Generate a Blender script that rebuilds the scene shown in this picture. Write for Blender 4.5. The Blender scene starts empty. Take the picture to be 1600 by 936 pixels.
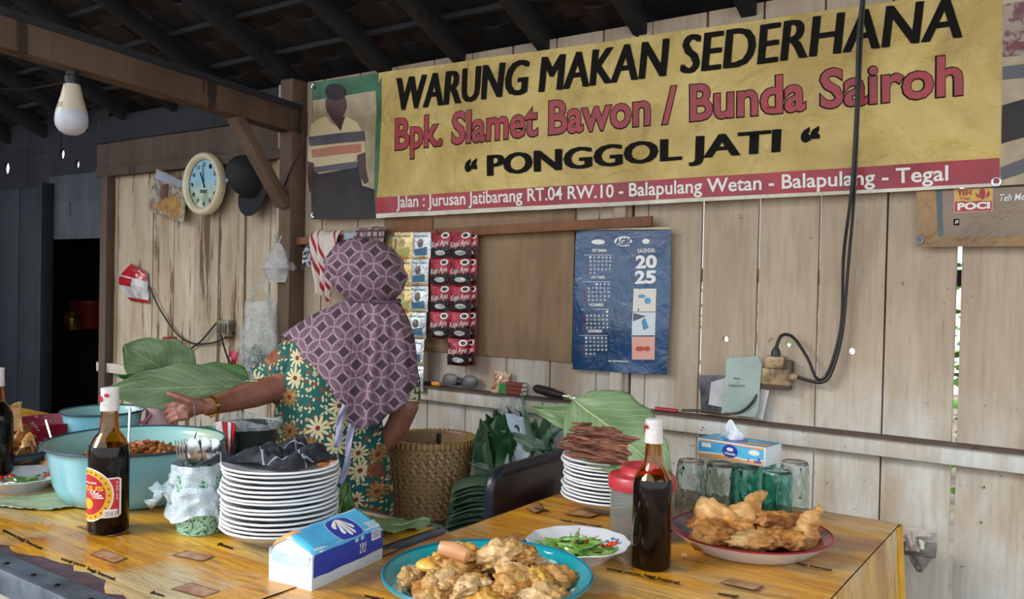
import bpy, bmesh, math, random
from mathutils import Vector as V, Matrix, noise
random.seed(11)
U = random.uniform
pi = math.pi
sc = bpy.context.scene
COL = sc.collection
# ---------------------------------------------------------------- camera
F = 1330.0; TH = math.radians(35); PT = math.atan(22/F); RO = .021; DW = 2.8; CH = 1.34
CAM = V((0, -DW, CH))
FW = V((-math.sin(TH)*math.cos(PT), math.cos(TH)*math.cos(PT), -math.sin(PT)))
_r = V((math.cos(TH), math.sin(TH), 0)); _u = _r.cross(FW)
RT = _r*math.cos(RO) + _u*math.sin(RO); UP = _u*math.cos(RO) - _r*math.sin(RO)
cd = bpy.data.cameras.new('camera'); cam = bpy.data.objects.new('camera', cd); COL.objects.link(cam)
cd.sensor_width = 36; cd.lens = 36*F/1600; cd.clip_start = .05; cd.clip_end = 100
m = Matrix.Identity(4)
for i in range(3):
    m[i][0] = RT[i]; m[i][1] = UP[i]; m[i][2] = -FW[i]; m[i][3] = CAM[i]
cam.matrix_world = m; sc.camera = cam
# ---------------------------------------------------------------- world, sun, exposure
sc.view_settings.view_transform = 'Standard'; sc.view_settings.look = 'None'
sc.view_settings.gamma = 1; sc.view_settings.use_curve_mapping = False
sc.view_settings.exposure = EXPOSURE = 1.15
w = bpy.data.worlds.new('world'); sc.world = w; w.use_nodes = True
bg = w.node_tree.nodes['Background']; bg.inputs[0].default_value = (.86, .93, 1, 1); bg.inputs[1].default_value = 1.0
sd = bpy.data.lights.new('sun', 'SUN'); sd.energy = 1.6; sd.angle = math.radians(25); sd.color = (1, .97, .93)
so = bpy.data.objects.new('sun', sd); COL.objects.link(so)
so.rotation_euler = V((.55, .62, -.56)).to_track_quat('-Z', 'Y').to_euler()
# ---------------------------------------------------------------- helpers: picture point -> place in the room
def ray(x, y): return FW + RT*((x-800)/F) + UP*((468-y)/F)
def Pz(x, y, z=.75): d = ray(x, y); return CAM + d*((z-CH)/d.z)
def Pw(x, y, off=0): d = ray(x, y); return CAM + d*((DW-off)/d.y)
def Px(x, y, X): d = ray(x, y); return CAM + d*(X/d.x)
def Pd(x, y, t): return CAM + ray(x, y)*t
# ---------------------------------------------------------------- materials
def lin(h):
    h = h.lstrip('#'); o = []
    for i in (0, 2, 4):
        c = int(h[i:i+2], 16)/255
        o.append(c/12.92 if c <= .04045 else ((c+.055)/1.055)**2.4)
    return (*o, 1)
class NT:
    def __init__(s, name):
        s.m = bpy.data.materials.new(name); s.m.use_nodes = True; s.t = s.m.node_tree
        s.b = s.t.nodes['Principled BSDF']; s.tc = s.t.nodes.new('ShaderNodeTexCoord')
    def n(s, t): return s.t.nodes.new(t)
    def put(s, sock, v):
        if hasattr(v, 'is_output'): s.t.links.new(v, sock)
        elif isinstance(v, str): sock.default_value = lin(v)
        else: sock.default_value = v
    def math(s, op, a, b=0, c=0):
        n = s.n('ShaderNodeMath'); n.operation = op
        for i, v in enumerate((a, b, c)): s.put(n.inputs[i], v)
        return n.outputs[0]
    def coords(s, kind='Object', scale=(1, 1, 1), rot=(0, 0, 0), loc=(0, 0, 0)):
        n = s.n('ShaderNodeMapping'); s.t.links.new(s.tc.outputs[kind], n.inputs[0])
        n.inputs['Scale'].default_value = scale; n.inputs['Rotation'].default_value = rot; n.inputs['Location'].default_value = loc
        return n.outputs[0]
    def noise(s, vec, scale=5, detail=4, rough=.55, dist=0):
        n = s.n('ShaderNodeTexNoise'); s.put(n.inputs['Vector'], vec); n.inputs['Scale'].default_value = scale
        n.inputs['Detail'].default_value = detail; n.inputs['Roughness'].default_value = rough; n.inputs['Distortion'].default_value = dist
        return n.outputs['Fac']
    def step(s, v, lo, hi):
        n = s.n('ShaderNodeMapRange'); s.put(n.inputs[0], v); n.inputs[1].default_value = lo; n.inputs[2].default_value = hi
        return n.outputs[0]
    def mix(s, f, a, b):
        n = s.n('ShaderNodeMix'); n.data_type = 'RGBA'; s.put(n.inputs[0], f); s.put(n.inputs[6], a); s.put(n.inputs[7], b)
        return n.outputs[2]
    def sep(s, vec):
        n = s.n('ShaderNodeSeparateXYZ'); s.put(n.inputs[0], vec); return n.outputs
    def comb(s, x, y, z=0):
        n = s.n('ShaderNodeCombineXYZ')
        for i, v in enumerate((x, y, z)): s.put(n.inputs[i], v)
        return n.outputs[0]
    def bump(s, h, st=.3, d=.01):
        n = s.n('ShaderNodeBump'); s.put(n.inputs['Height'], h); n.inputs['Strength'].default_value = st; n.inputs['Distance'].default_value = d
        s.t.links.new(n.outputs[0], s.b.inputs['Normal'])
    def rand(s):
        return s.n('ShaderNodeObjectInfo').outputs['Random']
    def fin(s, col, rough=.5, metal=0, **k):
        s.put(s.b.inputs['Base Color'], col); s.put(s.b.inputs['Roughness'], rough); s.put(s.b.inputs['Metallic'], metal)
        for a, v in k.items(): s.put(s.b.inputs[{'trans': 'Transmission Weight', 'ior': 'IOR', 'coat': 'Coat Weight', 'alpha': 'Alpha', 'sss': 'Subsurface Weight', 'spec': 'Specular IOR Level', 'sheen': 'Sheen Weight'}[a]], v)
        return s.m
def M(name, c1, c2=None, scale=6, rough=.5, metal=0, bump=0, bs=None, lo=.38, hi=.62, stretch=(1, 1, 1), rnd=0, detail=4, **k):
    s = NT(name); v = s.coords(scale=stretch); col = c1
    if c2: col = s.mix(s.step(s.noise(v, scale, detail), lo, hi), c1, c2)
    if rnd:
        h = s.n('ShaderNodeHueSaturation'); s.put(h.inputs['Color'], col)
        s.put(h.inputs['Value'], s.step(s.rand(), 0, 1) if 0 else s.math('MULTIPLY_ADD', s.rand(), rnd, 1-rnd/2)); col = h.outputs[0]
    if bump: s.bump(s.noise(v, bs or scale*4, 4), bump)
    return s.fin(col, rough, metal, **k)
def wood(name, paint, stain, bare, peel=.55, grain=60, rough=.75, dirt='#3a2c20', zmix=None, rnd=.18, lim=.68):
    s = NT(name); o = s.coords(); g = s.coords(scale=(1, 1, .08)); r = s.rand()
    off = s.n('ShaderNodeVectorMath'); off.operation = 'ADD'; s.put(off.inputs[0], g); s.put(off.inputs[1], s.comb(s.math('MULTIPLY', r, 7), r, s.math('MULTIPLY', r, 3)))
    g = off.outputs[0]
    big = s.noise(s.coords(scale=(1, 1, .35)), 5, 5, .6)
    base = s.mix(s.step(big, .35, .65), paint, stain)
    if zmix:
        z = s.sep(o)[2]; f = s.step(s.math('ADD', z, s.math('MULTIPLY', s.math('SUBTRACT', big, .5), .7)), *zmix[:2])
        base = s.mix(f, s.mix(s.step(big, .4, .62), zmix[2], paint), base)
    pl = s.noise(g, 9, 6, .7)
    base = s.mix(s.step(pl, peel, peel+.04), base, bare)
    base = s.mix(s.math('MULTIPLY', s.step(s.noise(g, grain, 3, .5), .45, .78), .22), base, dirt)
    base = s.mix(s.step(s.noise(o, 26, 6, .75), lim, lim+.06), base, dirt)
    h = s.n('ShaderNodeHueSaturation'); s.put(h.inputs['Color'], base); s.put(h.inputs['Value'], s.math('MULTIPLY_ADD', r, rnd, 1-rnd/2))
    s.bump(s.math('ADD', s.noise(g, grain, 4), s.math('MULTIPLY', s.step(pl, peel, peel+.04), -.6)), .35, .004)
    return s.fin(h.outputs[0], rough)
# ---------------------------------------------------------------- geometry collector
def props(o, label=None, cat=None, group=None, kind=None):
    for k, v in (('label', label), ('category', cat), ('group', group), ('kind', kind)):
        if v: o[k] = v
    return o
def top_of(o):
    while o.parent: o = o.parent
    return o
def thing(name, label, cat, loc, rz=0, group=None, kind=None):
    o = bpy.data.objects.new(name, None); COL.objects.link(o); o.empty_display_size = .05
    o.location = loc; o.rotation_euler = (0, 0, rz)
    return props(o, label, cat, group, kind)
class G:
    def __init__(s): s.v = []; s.f = []; s.uv = []
    def add(s, vs, fs, uv=None):
        n = len(s.v); s.v += [V(p) for p in vs]; s.f += [tuple(i+n for i in f) for f in fs]
        s.uv += uv if uv else [(0, 0)]*len(vs); return s
    def box(s, c, d, R=None):
        c = V(c); x, y, z = d[0]/2, d[1]/2, d[2]/2
        vs = [V((a*x, b*y, e*z)) for a in (-1, 1) for b in (-1, 1) for e in (-1, 1)]
        if R is not None: vs = [R @ p for p in vs]
        return s.add([c+p for p in vs], [(0, 1, 3, 2), (4, 6, 7, 5), (0, 4, 5, 1), (2, 3, 7, 6), (0, 2, 6, 4), (1, 5, 7, 3)])
    def beam(s, a, b, wd, h, up=(0, 0, 1)):
        a, b = V(a), V(b); d = (b-a).normalized(); sx = d.cross(V(up)).normalized(); sz = sx.cross(d)
        R = Matrix((sx, d, sz)).transposed()
        return s.box((a+b)/2, (wd, (b-a).length, h), R)
    def tube(s, pts, r, n=8, closed=False, flat=1):
        pts = [V(p) for p in pts]; k = len(pts); rr = r if isinstance(r, (list, tuple)) else [r]*k
        t0 = (pts[1]-pts[0]).normalized(); nx = t0.orthogonal().normalized(); vs = []
        for i, p in enumerate(pts):
            if closed: t = (pts[(i+1) % k]-pts[i-1]).normalized()
            else: t = (pts[min(i+1, k-1)]-pts[max(i-1, 0)]).normalized()
            nx = (nx - t*nx.dot(t))
            nx = nx.normalized() if nx.length > 1e-6 else t.orthogonal().normalized()
            ny = t.cross(nx)
            for j in range(n):
                a = 2*pi*j/n; vs.append(p + (nx*math.cos(a) + ny*math.sin(a)*flat)*rr[i])
        fs = []
        for i in range(k if closed else k-1):
            for j in range(n):
                a, b = i*n+j, i*n+(j+1) % n; i2 = (i+1) % k
                fs.append((a, b, i2*n+(j+1) % n, i2*n+j))
        if not closed: fs += [tuple(range(n-1, -1, -1)), tuple(range((k-1)*n, k*n))]
        return s.add(vs, fs)
    def lathe(s, prof, n=32, c=(0, 0, 0), wob=None, R=None):
        vs = []; rings = []
        for r, z in prof:
            if r < 1e-6: rings.append([len(vs)]); vs.append(V((0, 0, z)))
            else:
                rings.append(list(range(len(vs), len(vs)+n)))
                for j in range(n):
                    a = 2*pi*j/n; q = r*(wob(a, r, z) if wob else 1); vs.append(V((q*math.cos(a), q*math.sin(a), z)))
        fs = []
        for A, B in zip(rings, rings[1:]):
            for j in range(n):
                j2 = (j+1) % n
                if len(A) == 1 and len(B) == 1: continue
                if len(A) == 1: fs.append((A[0], B[j2], B[j]))
                elif len(B) == 1: fs.append((A[j], A[j2], B[0]))
                else: fs.append((A[j], A[j2], B[j2], B[j]))
        if R is not None: vs = [R @ p for p in vs]
        return s.add([p+V(c) for p in vs], fs)
    def grid(s, fn, nu, nv, wrap=False, us=1, vs_=1):
        vs = []; uv = []; n0 = nu if wrap else nu+1
        for j in range(nv+1):
            for i in range(n0): vs.append(V(fn(i/nu, j/nv))); uv.append((i/nu*us, j/nv*vs_))
        fs = []
        for j in range(nv):
            for i in range(nu):
                i2 = (i+1) % n0 if wrap else i+1
                fs.append((j*n0+i, j*n0+i2, (j+1)*n0+i2, (j+1)*n0+i))
        return s.add(vs, fs, uv)
    def blob(s, c, r, sub=3, amp=.2, fr=2.0, seed=0, R=None, shape=None):
        bm = bmesh.new(); bmesh.ops.create_icosphere(bm, subdivisions=sub, radius=1)
        sv = V((seed*3.7, seed*1.3, seed*7.1)); vs = []
        for p in bm.verts:
            q = p.co.copy(); d = noise.fractal(q*fr+sv, .6, 2.1, 4)
            q *= 1+amp*d
            if shape: q = shape(q)
            q = V((q.x*r[0], q.y*r[1], q.z*r[2]))
            if R is not None: q = R @ q
            vs.append(q+V(c))
        fs = [tuple(x.index for x in f.verts) for f in bm.faces]; bm.free()
        return s.add(vs, fs)
    def build(s, name, mat, parent=None, label=None, cat=None, group=None, kind=None, world=True, bevel=0, solid=0, sub=0, ang=35, loc=None, up=0):
        me = bpy.data.meshes.new(name); vs = s.v
        if parent is not None and world:
            t = top_of(parent); inv = t.matrix_basis.inverted(); 
            if parent is not t: inv = parent.matrix_basis.inverted() @ inv
            vs = [inv @ p for p in vs]
        if parent is None and loc is not None:
            L = V(loc); vs = [p-L for p in vs] if world else vs
        me.from_pydata(vs, [], s.f); me.validate()
        if any(u != (0, 0) for u in s.uv):
            ul = me.uv_layers.new(name='uv'); buf = []
            for l in me.loops: buf += s.uv[l.vertex_index]
            ul.data.foreach_set('uv', buf)
        if bevel or solid:
            bm = bmesh.new(); bm.from_mesh(me)
            if solid: bmesh.ops.recalc_face_normals(bm, faces=bm.faces); bmesh.ops.solidify(bm, geom=bm.faces[:], thickness=solid)
            if bevel:
                bm.normal_update()
                es = [e for e in bm.edges if len(e.link_faces) == 2 and e.calc_face_angle(0) > .6]
                bmesh.ops.bevel(bm, geom=es, offset=bevel, segments=2, profile=.5, affect='EDGES', clamp_overlap=True)
            bm.to_mesh(me); bm.free()
        me.polygons.foreach_set('use_smooth', [True]*len(me.polygons)); me.update()
        me.set_sharp_from_angle(angle=math.radians(ang))
        me.materials.append(mat); o = bpy.data.objects.new(name, me); COL.objects.link(o)
        if parent is not None: o.parent = parent
        elif loc is not None: o.location = loc
        if sub: mo = o.modifiers.new('d', 'SUBSURF'); mo.levels = sub; mo.render_levels = sub
        return props(o, label, cat, group, kind)
LOCAL = set()   # things whose parts are written in their own coordinates
def clone(root, loc, rz=None, label=None, group=None, tilt=None):
    def cp(o, par):
        c = o.copy(); COL.objects.link(c); c.parent = par
        for ch in [x for x in o.children]: cp(ch, c)
        return c
    c = cp(root, None); c.location = loc
    if rz is not None: c.rotation_euler = (tilt[0] if tilt else 0, tilt[1] if tilt else 0, rz)
    if label: c['label'] = label
    if group: c['group'] = group
    return c
def retone(root, swap):
    for ch in root.children_recursive:
        if ch.type == 'MESH' and ch.data.materials and ch.data.materials[0] in swap:
            ch.data = ch.data.copy(); ch.data.materials[0] = swap[ch.data.materials[0]]
# flat print and lettering on a sheet: (a, b) plane coordinates -> place
_tx = {}
def textgeo(s, bold, spacing=1.0, shear=0, align='LEFT', lines=1.0):
    k = (s, bold, spacing, shear, align, lines)
    if k not in _tx:
        cu = bpy.data.curves.new('t', 'FONT'); cu.body = s; cu.offset = bold; cu.resolution_u = 3; cu.space_character = spacing
        cu.shear = shear; cu.align_x = align; cu.space_line = lines
        ob = bpy.data.objects.new('t', cu); me = bpy.data.meshes.new_from_object(ob)
        vs = [v.co.copy() for v in me.vertices]; fs = [tuple(p.vertices) for p in me.polygons]
        bpy.data.objects.remove(ob); bpy.data.meshes.remove(me); bpy.data.curves.remove(cu)
        x0 = min(v.x for v in vs); x1 = max(v.x for v in vs); y0 = min(v.y for v in vs); y1 = max(v.y for v in vs)
        _tx[k] = ([((v.x-x0)/(x1-x0), (v.y-y0)/(y1-y0)) for v in vs], fs)
    return _tx[k]
def conform(name, pts, fs, mp, layer, mat, parent, cut=0, label=None, kind=None):
    bm = bmesh.new(); vs = [bm.verts.new((a, b, 0)) for a, b in pts]
    for f in fs:
        try: bm.faces.new([vs[i] for i in f])
        except ValueError: pass
    if cut:
        A = [p[0] for p in pts]; B = [p[1] for p in pts]
        for ax, lo, hi in ((0, min(A), max(A)), (1, min(B), max(B))):
            k = math.floor(lo/cut)+1
            while k*cut < hi:
                co = V((0, 0, 0)); co[ax] = k*cut; no = V((0, 0, 0)); no[ax] = 1
                bmesh.ops.bisect_plane(bm, geom=bm.verts[:]+bm.edges[:]+bm.faces[:], plane_co=co, plane_no=no, dist=1e-6); k += 1
    bm.verts.index_update(); g = G()
    g.add([mp(v.co.x, v.co.y, layer) for v in bm.verts], [tuple(v.index for v in f.verts) for f in bm.faces]); bm.free()
    return g.build(name, mat, parent, label=label, kind=kind, ang=180, world=top_of(parent).name not in LOCAL)
def text_on(s, quad, mp, layer, mat, parent, bold=.02, cut=0, name='lettering', **k):
    """quad: TL TR BR BL in plane coordinates"""
    vs, fs = textgeo(s, bold, **k); TL, TR, BR, BL = quad; P = []
    for a, b in vs:
        P.append(tuple((BL[i]*(1-a)+BR[i]*a)*(1-b)+(TL[i]*(1-a)+TR[i]*a)*b for i in (0, 1)))
    return conform(name, P, fs, mp, layer, mat, parent, cut)
def poly_on(pts, mp, layer, mat, parent, cut=0, name='print', label=None):
    return conform(name, pts, [tuple(range(len(pts)))], mp, layer, mat, parent, cut, label)
def circ(cx, cy, rx, ry=None, n=20, a0=0, a1=2*pi):
    ry = ry or rx; k = n if a1-a0 >= 2*pi-1e-6 else n-1
    return [(cx+rx*math.cos(a0+(a1-a0)*i/k), cy+ry*math.sin(a0+(a1-a0)*i/k)) for i in range(n)]
def wavefn(amp, fr, seed, off):
    def mp(x, z, l=0):
        q = amp*(noise.fractal(V((x*fr, z*fr*.8, seed)), .7, 2.0, 3))
        return V((x, -(off+amp*1.2+q+l), z))
    return mp
def W2(x, y, off=.03): p = Pw(x, y, off); return (p.x, p.z)
def pxq(pts, off=.03): return [W2(x, y, off) for x, y in pts]
# common materials
BLACK = M('black_print', '#110f0b', rough=.7, spec=.15); WHITE = M('white_print', '#e4e2da', rough=.5)
RED = M('red_print', '#a8182a', '#8e1222', 8, rough=.4)
ENAMEL_W = M('white_enamel', '#dcdde0', '#c9ccd4', 9, rough=.22, coat=.3)
STEEL = M('steel', '#b9bdc2', rough=.22, metal=1); DARKMETAL = M('painted_grey_metal', '#6d7886', '#4e5560', 12, rough=.45, metal=.4, bump=.1)
WIRE = M('black_cable', '#221f1c', rough=.5)
def clearmat(name, col, rough=.03, trans=1, ior=1.45, **k):
    return M(name, col, rough=rough, trans=trans, ior=ior, **k)
GLASS = clearmat('clear_glass', '#e6efee'); 
def film(name, col, alpha=.35, rough=.25, c2=None):
    s = NT(name); n = s.noise(s.coords(), 22, 5, .65, 1.5)
    s.bump(n, .8, .02)
    return s.fin(s.mix(s.step(n, .4, .6), col, c2 or col), rough, alpha=s.math('MULTIPLY_ADD', s.step(n, .45, .7), .35, alpha))
# ================================================================ setting: ground, wall, roof
S = 'structure'
EARTH = M('packed_earth', '#6e6253', '#8a7c69', 3, rough=.9, bump=.3)
G().box((-1.5, -3, -.1), (30, 26, .2)).build('floor', EARTH, kind=S)
WP = wood('peeling_wall_paint', '#b7a48d', '#a5907a', '#8a7157', peel=.68, zmix=(.62, 1.15, '#cfd0ca'), rnd=.16, lim=.635)
WL = wood('flaked_whitewash', '#c2b49e', '#a08a6e', '#6a4e36', peel=.545, zmix=(.5, 1.0, '#c4beb0'), rnd=.16, grain=45)
WD = wood('weathered_brown_wood', '#635045', '#4f3e34', '#372a23', peel=.6, rnd=.3)
WB = wood('bare_beam_wood', '#6d5544', '#54402f', '#33251d', peel=.56, rnd=.25)
SOOT_HAZE = wood('sooty_wood_haze', '#23242b', '#191a20', '#0f0f12', peel=.6, rnd=.4, dirt='#070707')  # soot-dark wood, with bluish haze tinted into the colour
PLY = wood('brown_plywood', '#94795a', '#7c6145', '#654a33', peel=.7, rnd=.1, grain=30)
LATH = wood('reddish_lath', '#8a5b3c', '#74492f', '#4e3122', peel=.62, rnd=.2)
wall = thing('wall_back', 'long back wall of vertical painted planks', None, (0, 0, 0), kind=S)
def plank(x0, x1, z0, z1, mat, y=0, t=.022, hole=None, parent=wall, name='plank'):
    g = G(); j = [U(-.0015, .0015) for _ in range(4)]; dy = U(-.002, .002)
    c = [V((x0+j[0], 0, z0)), V((x1+j[1], 0, z0)), V((x1+j[2], 0, z1)), V((x0+j[3], 0, z1))]
    if hole:
        hx, hz, hr = hole; out = [(x1, hz), (x1, z1), (hx, z1), (x0, z1), (x0, hz), (x0, z0), (hx, z0), (x1, z0)]
        vs = []
        for yy in (y+dy, y+dy+t):
            vs += [V((a, yy, b)) for a, b in out] + [V((hx+hr*math.cos(i*pi/4), yy, hz+hr*math.sin(i*pi/4))) for i in range(8)]
        fs = []
        for i in range(8):
            k = (i+1) % 8
            fs += [(i, k, 8+k, 8+i), (16+k, 16+i, 24+i, 24+k), (i+16, k+16, k, i), (8+i, 8+k, 24+k, 24+i)]
        g.add(vs, fs)
    else:
        vs = [p+V((0, y+dy, 0)) for p in c]+[p+V((0, y+dy+t, 0)) for p in c]
        g.add(vs, [(0, 1, 2, 3), (7, 6, 5, 4), (0, 4, 5, 1), (1, 5, 6, 2), (2, 6, 7, 3), (3, 7, 4, 0)])
    return g.build(name, mat, parent, bevel=0 if hole else .0025)
def wx(px, py=500): return Pw(px, py).x
# (seam px, gap metres, open to daylight) from left to right
seams = [(182, .0065, 0), (237, .010, 1), (270, .0065, 0), (303, .0065, 0), (340, .0065, 0), (381, .022, 0), (420, .0065, 0), (458, .0065, 0),
         (500, .0065, 0), (556, .0065, 0), (612, .0065, 0), (671, .0065, 0), (730, .006, 1), (793, .007, 1), (861, .0065, 0), (933, .006, 1), (985, .012, 0), (1009, .005, 0),
         (1094, .009, 1), (1182, .008, 1), (1277, .006, 1), (1382, .005, 0), (1496, .013, 1), (1625, .005, 0), (1760, .005, 1), (1920, .005, 0), (2110, .0065, 0)]
holes = {1094: (1133, 530), 1182: (1232, 538), 1277: (1330, 549)}
prev = (166, 0, 0)
for sm in seams:
    x0 = wx(prev[0])+prev[1]/2; x1 = wx(sm[0])-sm[1]/2; h = None
    if prev[0] in holes: q = Pw(*holes[prev[0]]); h = (q.x, q.z, .011)
    ztop = 1.95 if prev[0] < 450 else 2.3
    plank(x0, x1, 0, ztop, WL if sm[0] < 470 else WP, hole=h)
    if not sm[2]: G().box((wx(sm[0]), .035, 1.15), (.05, .014, 2.3)).build('seam_light_stop', SOOT_HAZE, wall)  # added unseen strip behind each closed seam, blocks daylight so it stays dark
    prev = sm
# battens that cut the daylight gaps, outside
for z in (.28, 1.39, 1.78, 2.2):
    G().box((-1.5, .055, z), (6.6, .03, .05)).build('outer_rail', SOOT_HAZE, wall)
# shelf rail
lg = thing('trim_1', 'long painted ledge rail along the plank wall', None, (0, 0, .88), kind=S)
G().box(((-2.62+.9)/2, -.02, .872), (3.52, .045, .056)).build('rail', WP, lg, bevel=.004)
G().box(((-2.62+.9)/2, -.028, .903), (3.52, .056, .007)).build('rail_top', WD, lg)
a = Pw(162, 568); b = Pw(440, 596)
G().box(((a.x-3.27)/2, -.02, .80), (-3.27-a.x+.02, .045, .055)).build('rail', WL, lg, bevel=.004)
# posts, header boards, beams
po = Pw(469, 300)
G().box((po.x, -.05, 1.15), (.085, .09, 2.3)).build('trim_2', WB, kind=S, label='square wooden post beside the banner', bevel=.004)
G().box((po.x-.1, -.02, 1.15), (.06, .03, 2.3)).build('trim_3', WL, kind=S, bevel=.004)
a = Pw(173, 500); G().box((a.x, -.03, .97), (.07, .05, 1.94)).build('trim_4', WD, kind=S, bevel=.004)
G().box(((wx(962)+wx(975))/2, -.012, .95), (.05, .025, 1.9)).build('trim_5', WP, kind=S, bevel=.003)
G().box(((-5.0+po.x)/2, -.025, 1.96), (po.x+5.0, .05, .05)).build('trim_6', WD, kind=S, bevel=.004)
hd = thing('trim_7', 'dark header boards above the left planks', None, (-4.2, 0, 2.1), kind=S)
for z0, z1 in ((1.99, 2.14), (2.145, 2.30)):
    plank(-5.05, po.x-.03, z0, z1, WD if z0 < 2.1 else SOOT_HAZE, y=-.01, parent=hd, name='header_board')
G().box((wx(745), -.014, 1.2), (.01, .01, .1)).build('plug', WD, hd)
# plywood panel behind the sachets
a = Pw(640, 345); b = Pw(896, 566)
pl = thing('plywood_panel', 'brown plywood panel on the plank wall left of the calendar', 'panel', ((a.x+b.x)/2, -.01, (a.z+b.z)/2))
a = Pw(604, 338); G().box(((a.x+b.x)/2, -.008, (a.z+b.z)/2), (b.x-a.x, .012, a.z-b.z)).build('board', PLY, pl, bevel=.002)
c = Pw(650, 352); G().box((c.x, -.016, c.z), (.22, .008, .05)).build('patch_board', LATH, pl)
# reddish lath the sachets and calendar hang from
a = Pw(452, 377, .06); b = Pw(1016, 345, .06)
G().beam((a.x, -.045, a.z), (b.x, -.045, b.z), .02, .036).build('hanging_lath', LATH, label='long reddish wooden lath nailed across the wall below the banner', cat='lath', loc=a, bevel=.002)
# ---------------------------------------------------------------- roof
TA = .44; RZ = 2.30
roof = thing('ceiling', 'sooty tiled roof on rafters seen from below', None, (0, 0, RZ), kind=S)
def rp(x, y, h=0): return V((x, y, RZ - y*TA + h))
rx = [wx(p, q) for p, q in ((465, 125), (605, 108), (720, 90), (850, 68), (1000, 46), (1170, 18))]
rx += [rx[-1]+.52*i for i in range(1, 5)]
rx = [rx[0]-.5*i for i in range(10, 0, -1)] + rx
for x in rx:
    G().beam(rp(x, .25), rp(x, -4.2), .055, .075).build('rafter', SOOT_HAZE, roof, bevel=.004)
y = .1
while y > -4.2:
    G().beam(rp(-8.3, y, .055), rp(2.2, y, .055), .028, .022).build('tile_batten', SOOT_HAZE, roof); y -= .235
TILE = []
for i, (c1, c2) in enumerate((('#2a2422', '#1a1716'), ('#1f1d20', '#151417'), ('#3d2c24', '#231b18'), ('#5a4438', '#33271f'))):
    TILE.append(M('old_clay_tile', c1, c2, 9, rough=.85, bump=.4))
tw, th = .235, .30; tm = []
for mt in TILE:
    g = G(); R3 = Matrix.Rotation(-math.atan(TA), 3, 'X')
    def tf(u, v): 
        x = (u-.5)*tw*1.04; yy = (v-.5)*th
        return R3 @ V((x, yy, .012*math.cos(u*2*pi)+.016*(v-.5)))
    g.grid(tf, 8, 1); n = len(g.v); g2 = [p+V((0, 0, .012)) for p in g.v]; fs = [tuple(reversed(f)) for f in g.f]
    g.add(g2, fs); edge = list(range(0, 9)) + list(range(17, 8, -1))
    g.f += [(edge[i], edge[(i+1) % 18], edge[(i+1) % 18]+n, edge[i]+n) for i in range(18)]
    me = bpy.data.meshes.new('tile'); me.from_pydata(g.v, [], g.f); me.materials.append(mt); me.polygons.foreach_set('use_smooth', [False]*len(me.polygons)); tm.append(me)
near = []; far = G(); y = .12; row = 0
def project(p):
    d = p-CAM; z = d.dot(FW); return (800+F*d.dot(RT)/z, 468-F*d.dot(UP)/z) if z > .1 else (9e9, 9e9)
cells = []
while y > -4.2:
    x = -8.4+(row % 2)*.1
    while x < 2.2:
        p = rp(x, y, .085); q = project(p); cells.append((p, -60 < q[0] < 1700 and -40 < q[1] < 300)); x += tw
    y -= .235; row += 1
cam_hole = min([p for p, k in cells if k], key=lambda p: (V(project(p))-V((762, 48))).length)
inn = sorted([p for p, k in cells if k], key=lambda p: (p-CAM).length)
for i, p in enumerate(inn[:300]):
    
    o = bpy.data.objects.new('roof_tile', random.choices(tm, (5, 5, 2, .8 if p.x > -3 else .1))[0]); COL.objects.link(o); o.parent = roof
    o.location = p-V((0, 0, RZ))+V((U(-.006, .006), U(-.01, .01), U(-.003, .004))); o.rotation_euler = (0, 0, U(-.03, .03))
    if (p-cam_hole).length < .01: o.scale = (.90, .93, 1); o.rotation_euler = (0, 0, .06)
src = tm[0]; sv = [v.co.copy() for v in src.vertices]; sf = [tuple(f.vertices) for f in src.polygons]
for p in inn[300:] + [p for p, k in cells if not k]: far.add([v+p for v in sv], sf)
o = far.build('distant_tiles', TILE[0], roof, kind='stuff', ang=20)
G().beam((-8.3, .11, 2.27), (2.2, .11, 2.27), .08, .07).build('wall_plate', SOOT_HAZE, roof)
# gable beam, brace and the cross beams on the left
bm_ = thing('trim_8', 'heavy old beam crossing the upper left', None, (po.x, 0, 2.1), kind=S)
p0 = Px(0, 52, po.x); p1 = Px(462, 192, po.x); d = (p0-p1); 
G().beam(p1+d.normalized()*-.08, p0+d*.55, .09, .115).build('beam', WB, bm_, bevel=.006)
G().beam(p1+V((.02, 0, .065)), p0+d*.4+V((.02, 0, .068)), .06, .03).build('top_strip', SOOT_HAZE, bm_)
a = Px(366, 180, po.x); b = Px(448, 322, po.x)
G().beam(a, V((b.x, -.1, b.z)), .045, .075, (1, 0, 0)).build('brace', WB, bm_, bevel=.004)
for (xa, ya, xb, yb, yy) in ((-20, 232, 335, 175, .25),):
    A = Pw(xa, ya, -yy); B = Pw(xb, yb, -yy); G().beam(A, B, .06, .09).build('cross_beam', SOOT_HAZE, bm_)
# dark kitchen behind the opening on the left
DK = M('dark_blue_board', '#1b2430', '#141a23', 4, rough=.7, bump=.1)  # dark blue boards, bluish haze of the dim corner mixed into the tone
wl = thing('wall_left', 'dark boards above and beside the kitchen opening', None, (-6, .1, 1), kind=S)
WG = wood('grey_lintel_boards', '#4c545c', '#3a4149', '#252a30', peel=.62, rnd=.2)
for i, (ya, yb) in enumerate(((272, 314), (318, 372))):
    A = Pw(70, ya, -.03); B = Pw(166, yb, -.03); plank(A.x, B.x-.02, B.z, A.z, WG, y=.03, parent=wl)
za = Pw(120, 258, -.03).z
def chink(px, py, r): q = Pw(px, py, -.03); return (q.x, q.z, r)
xl = Pw(80, 400, -.03).x
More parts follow.
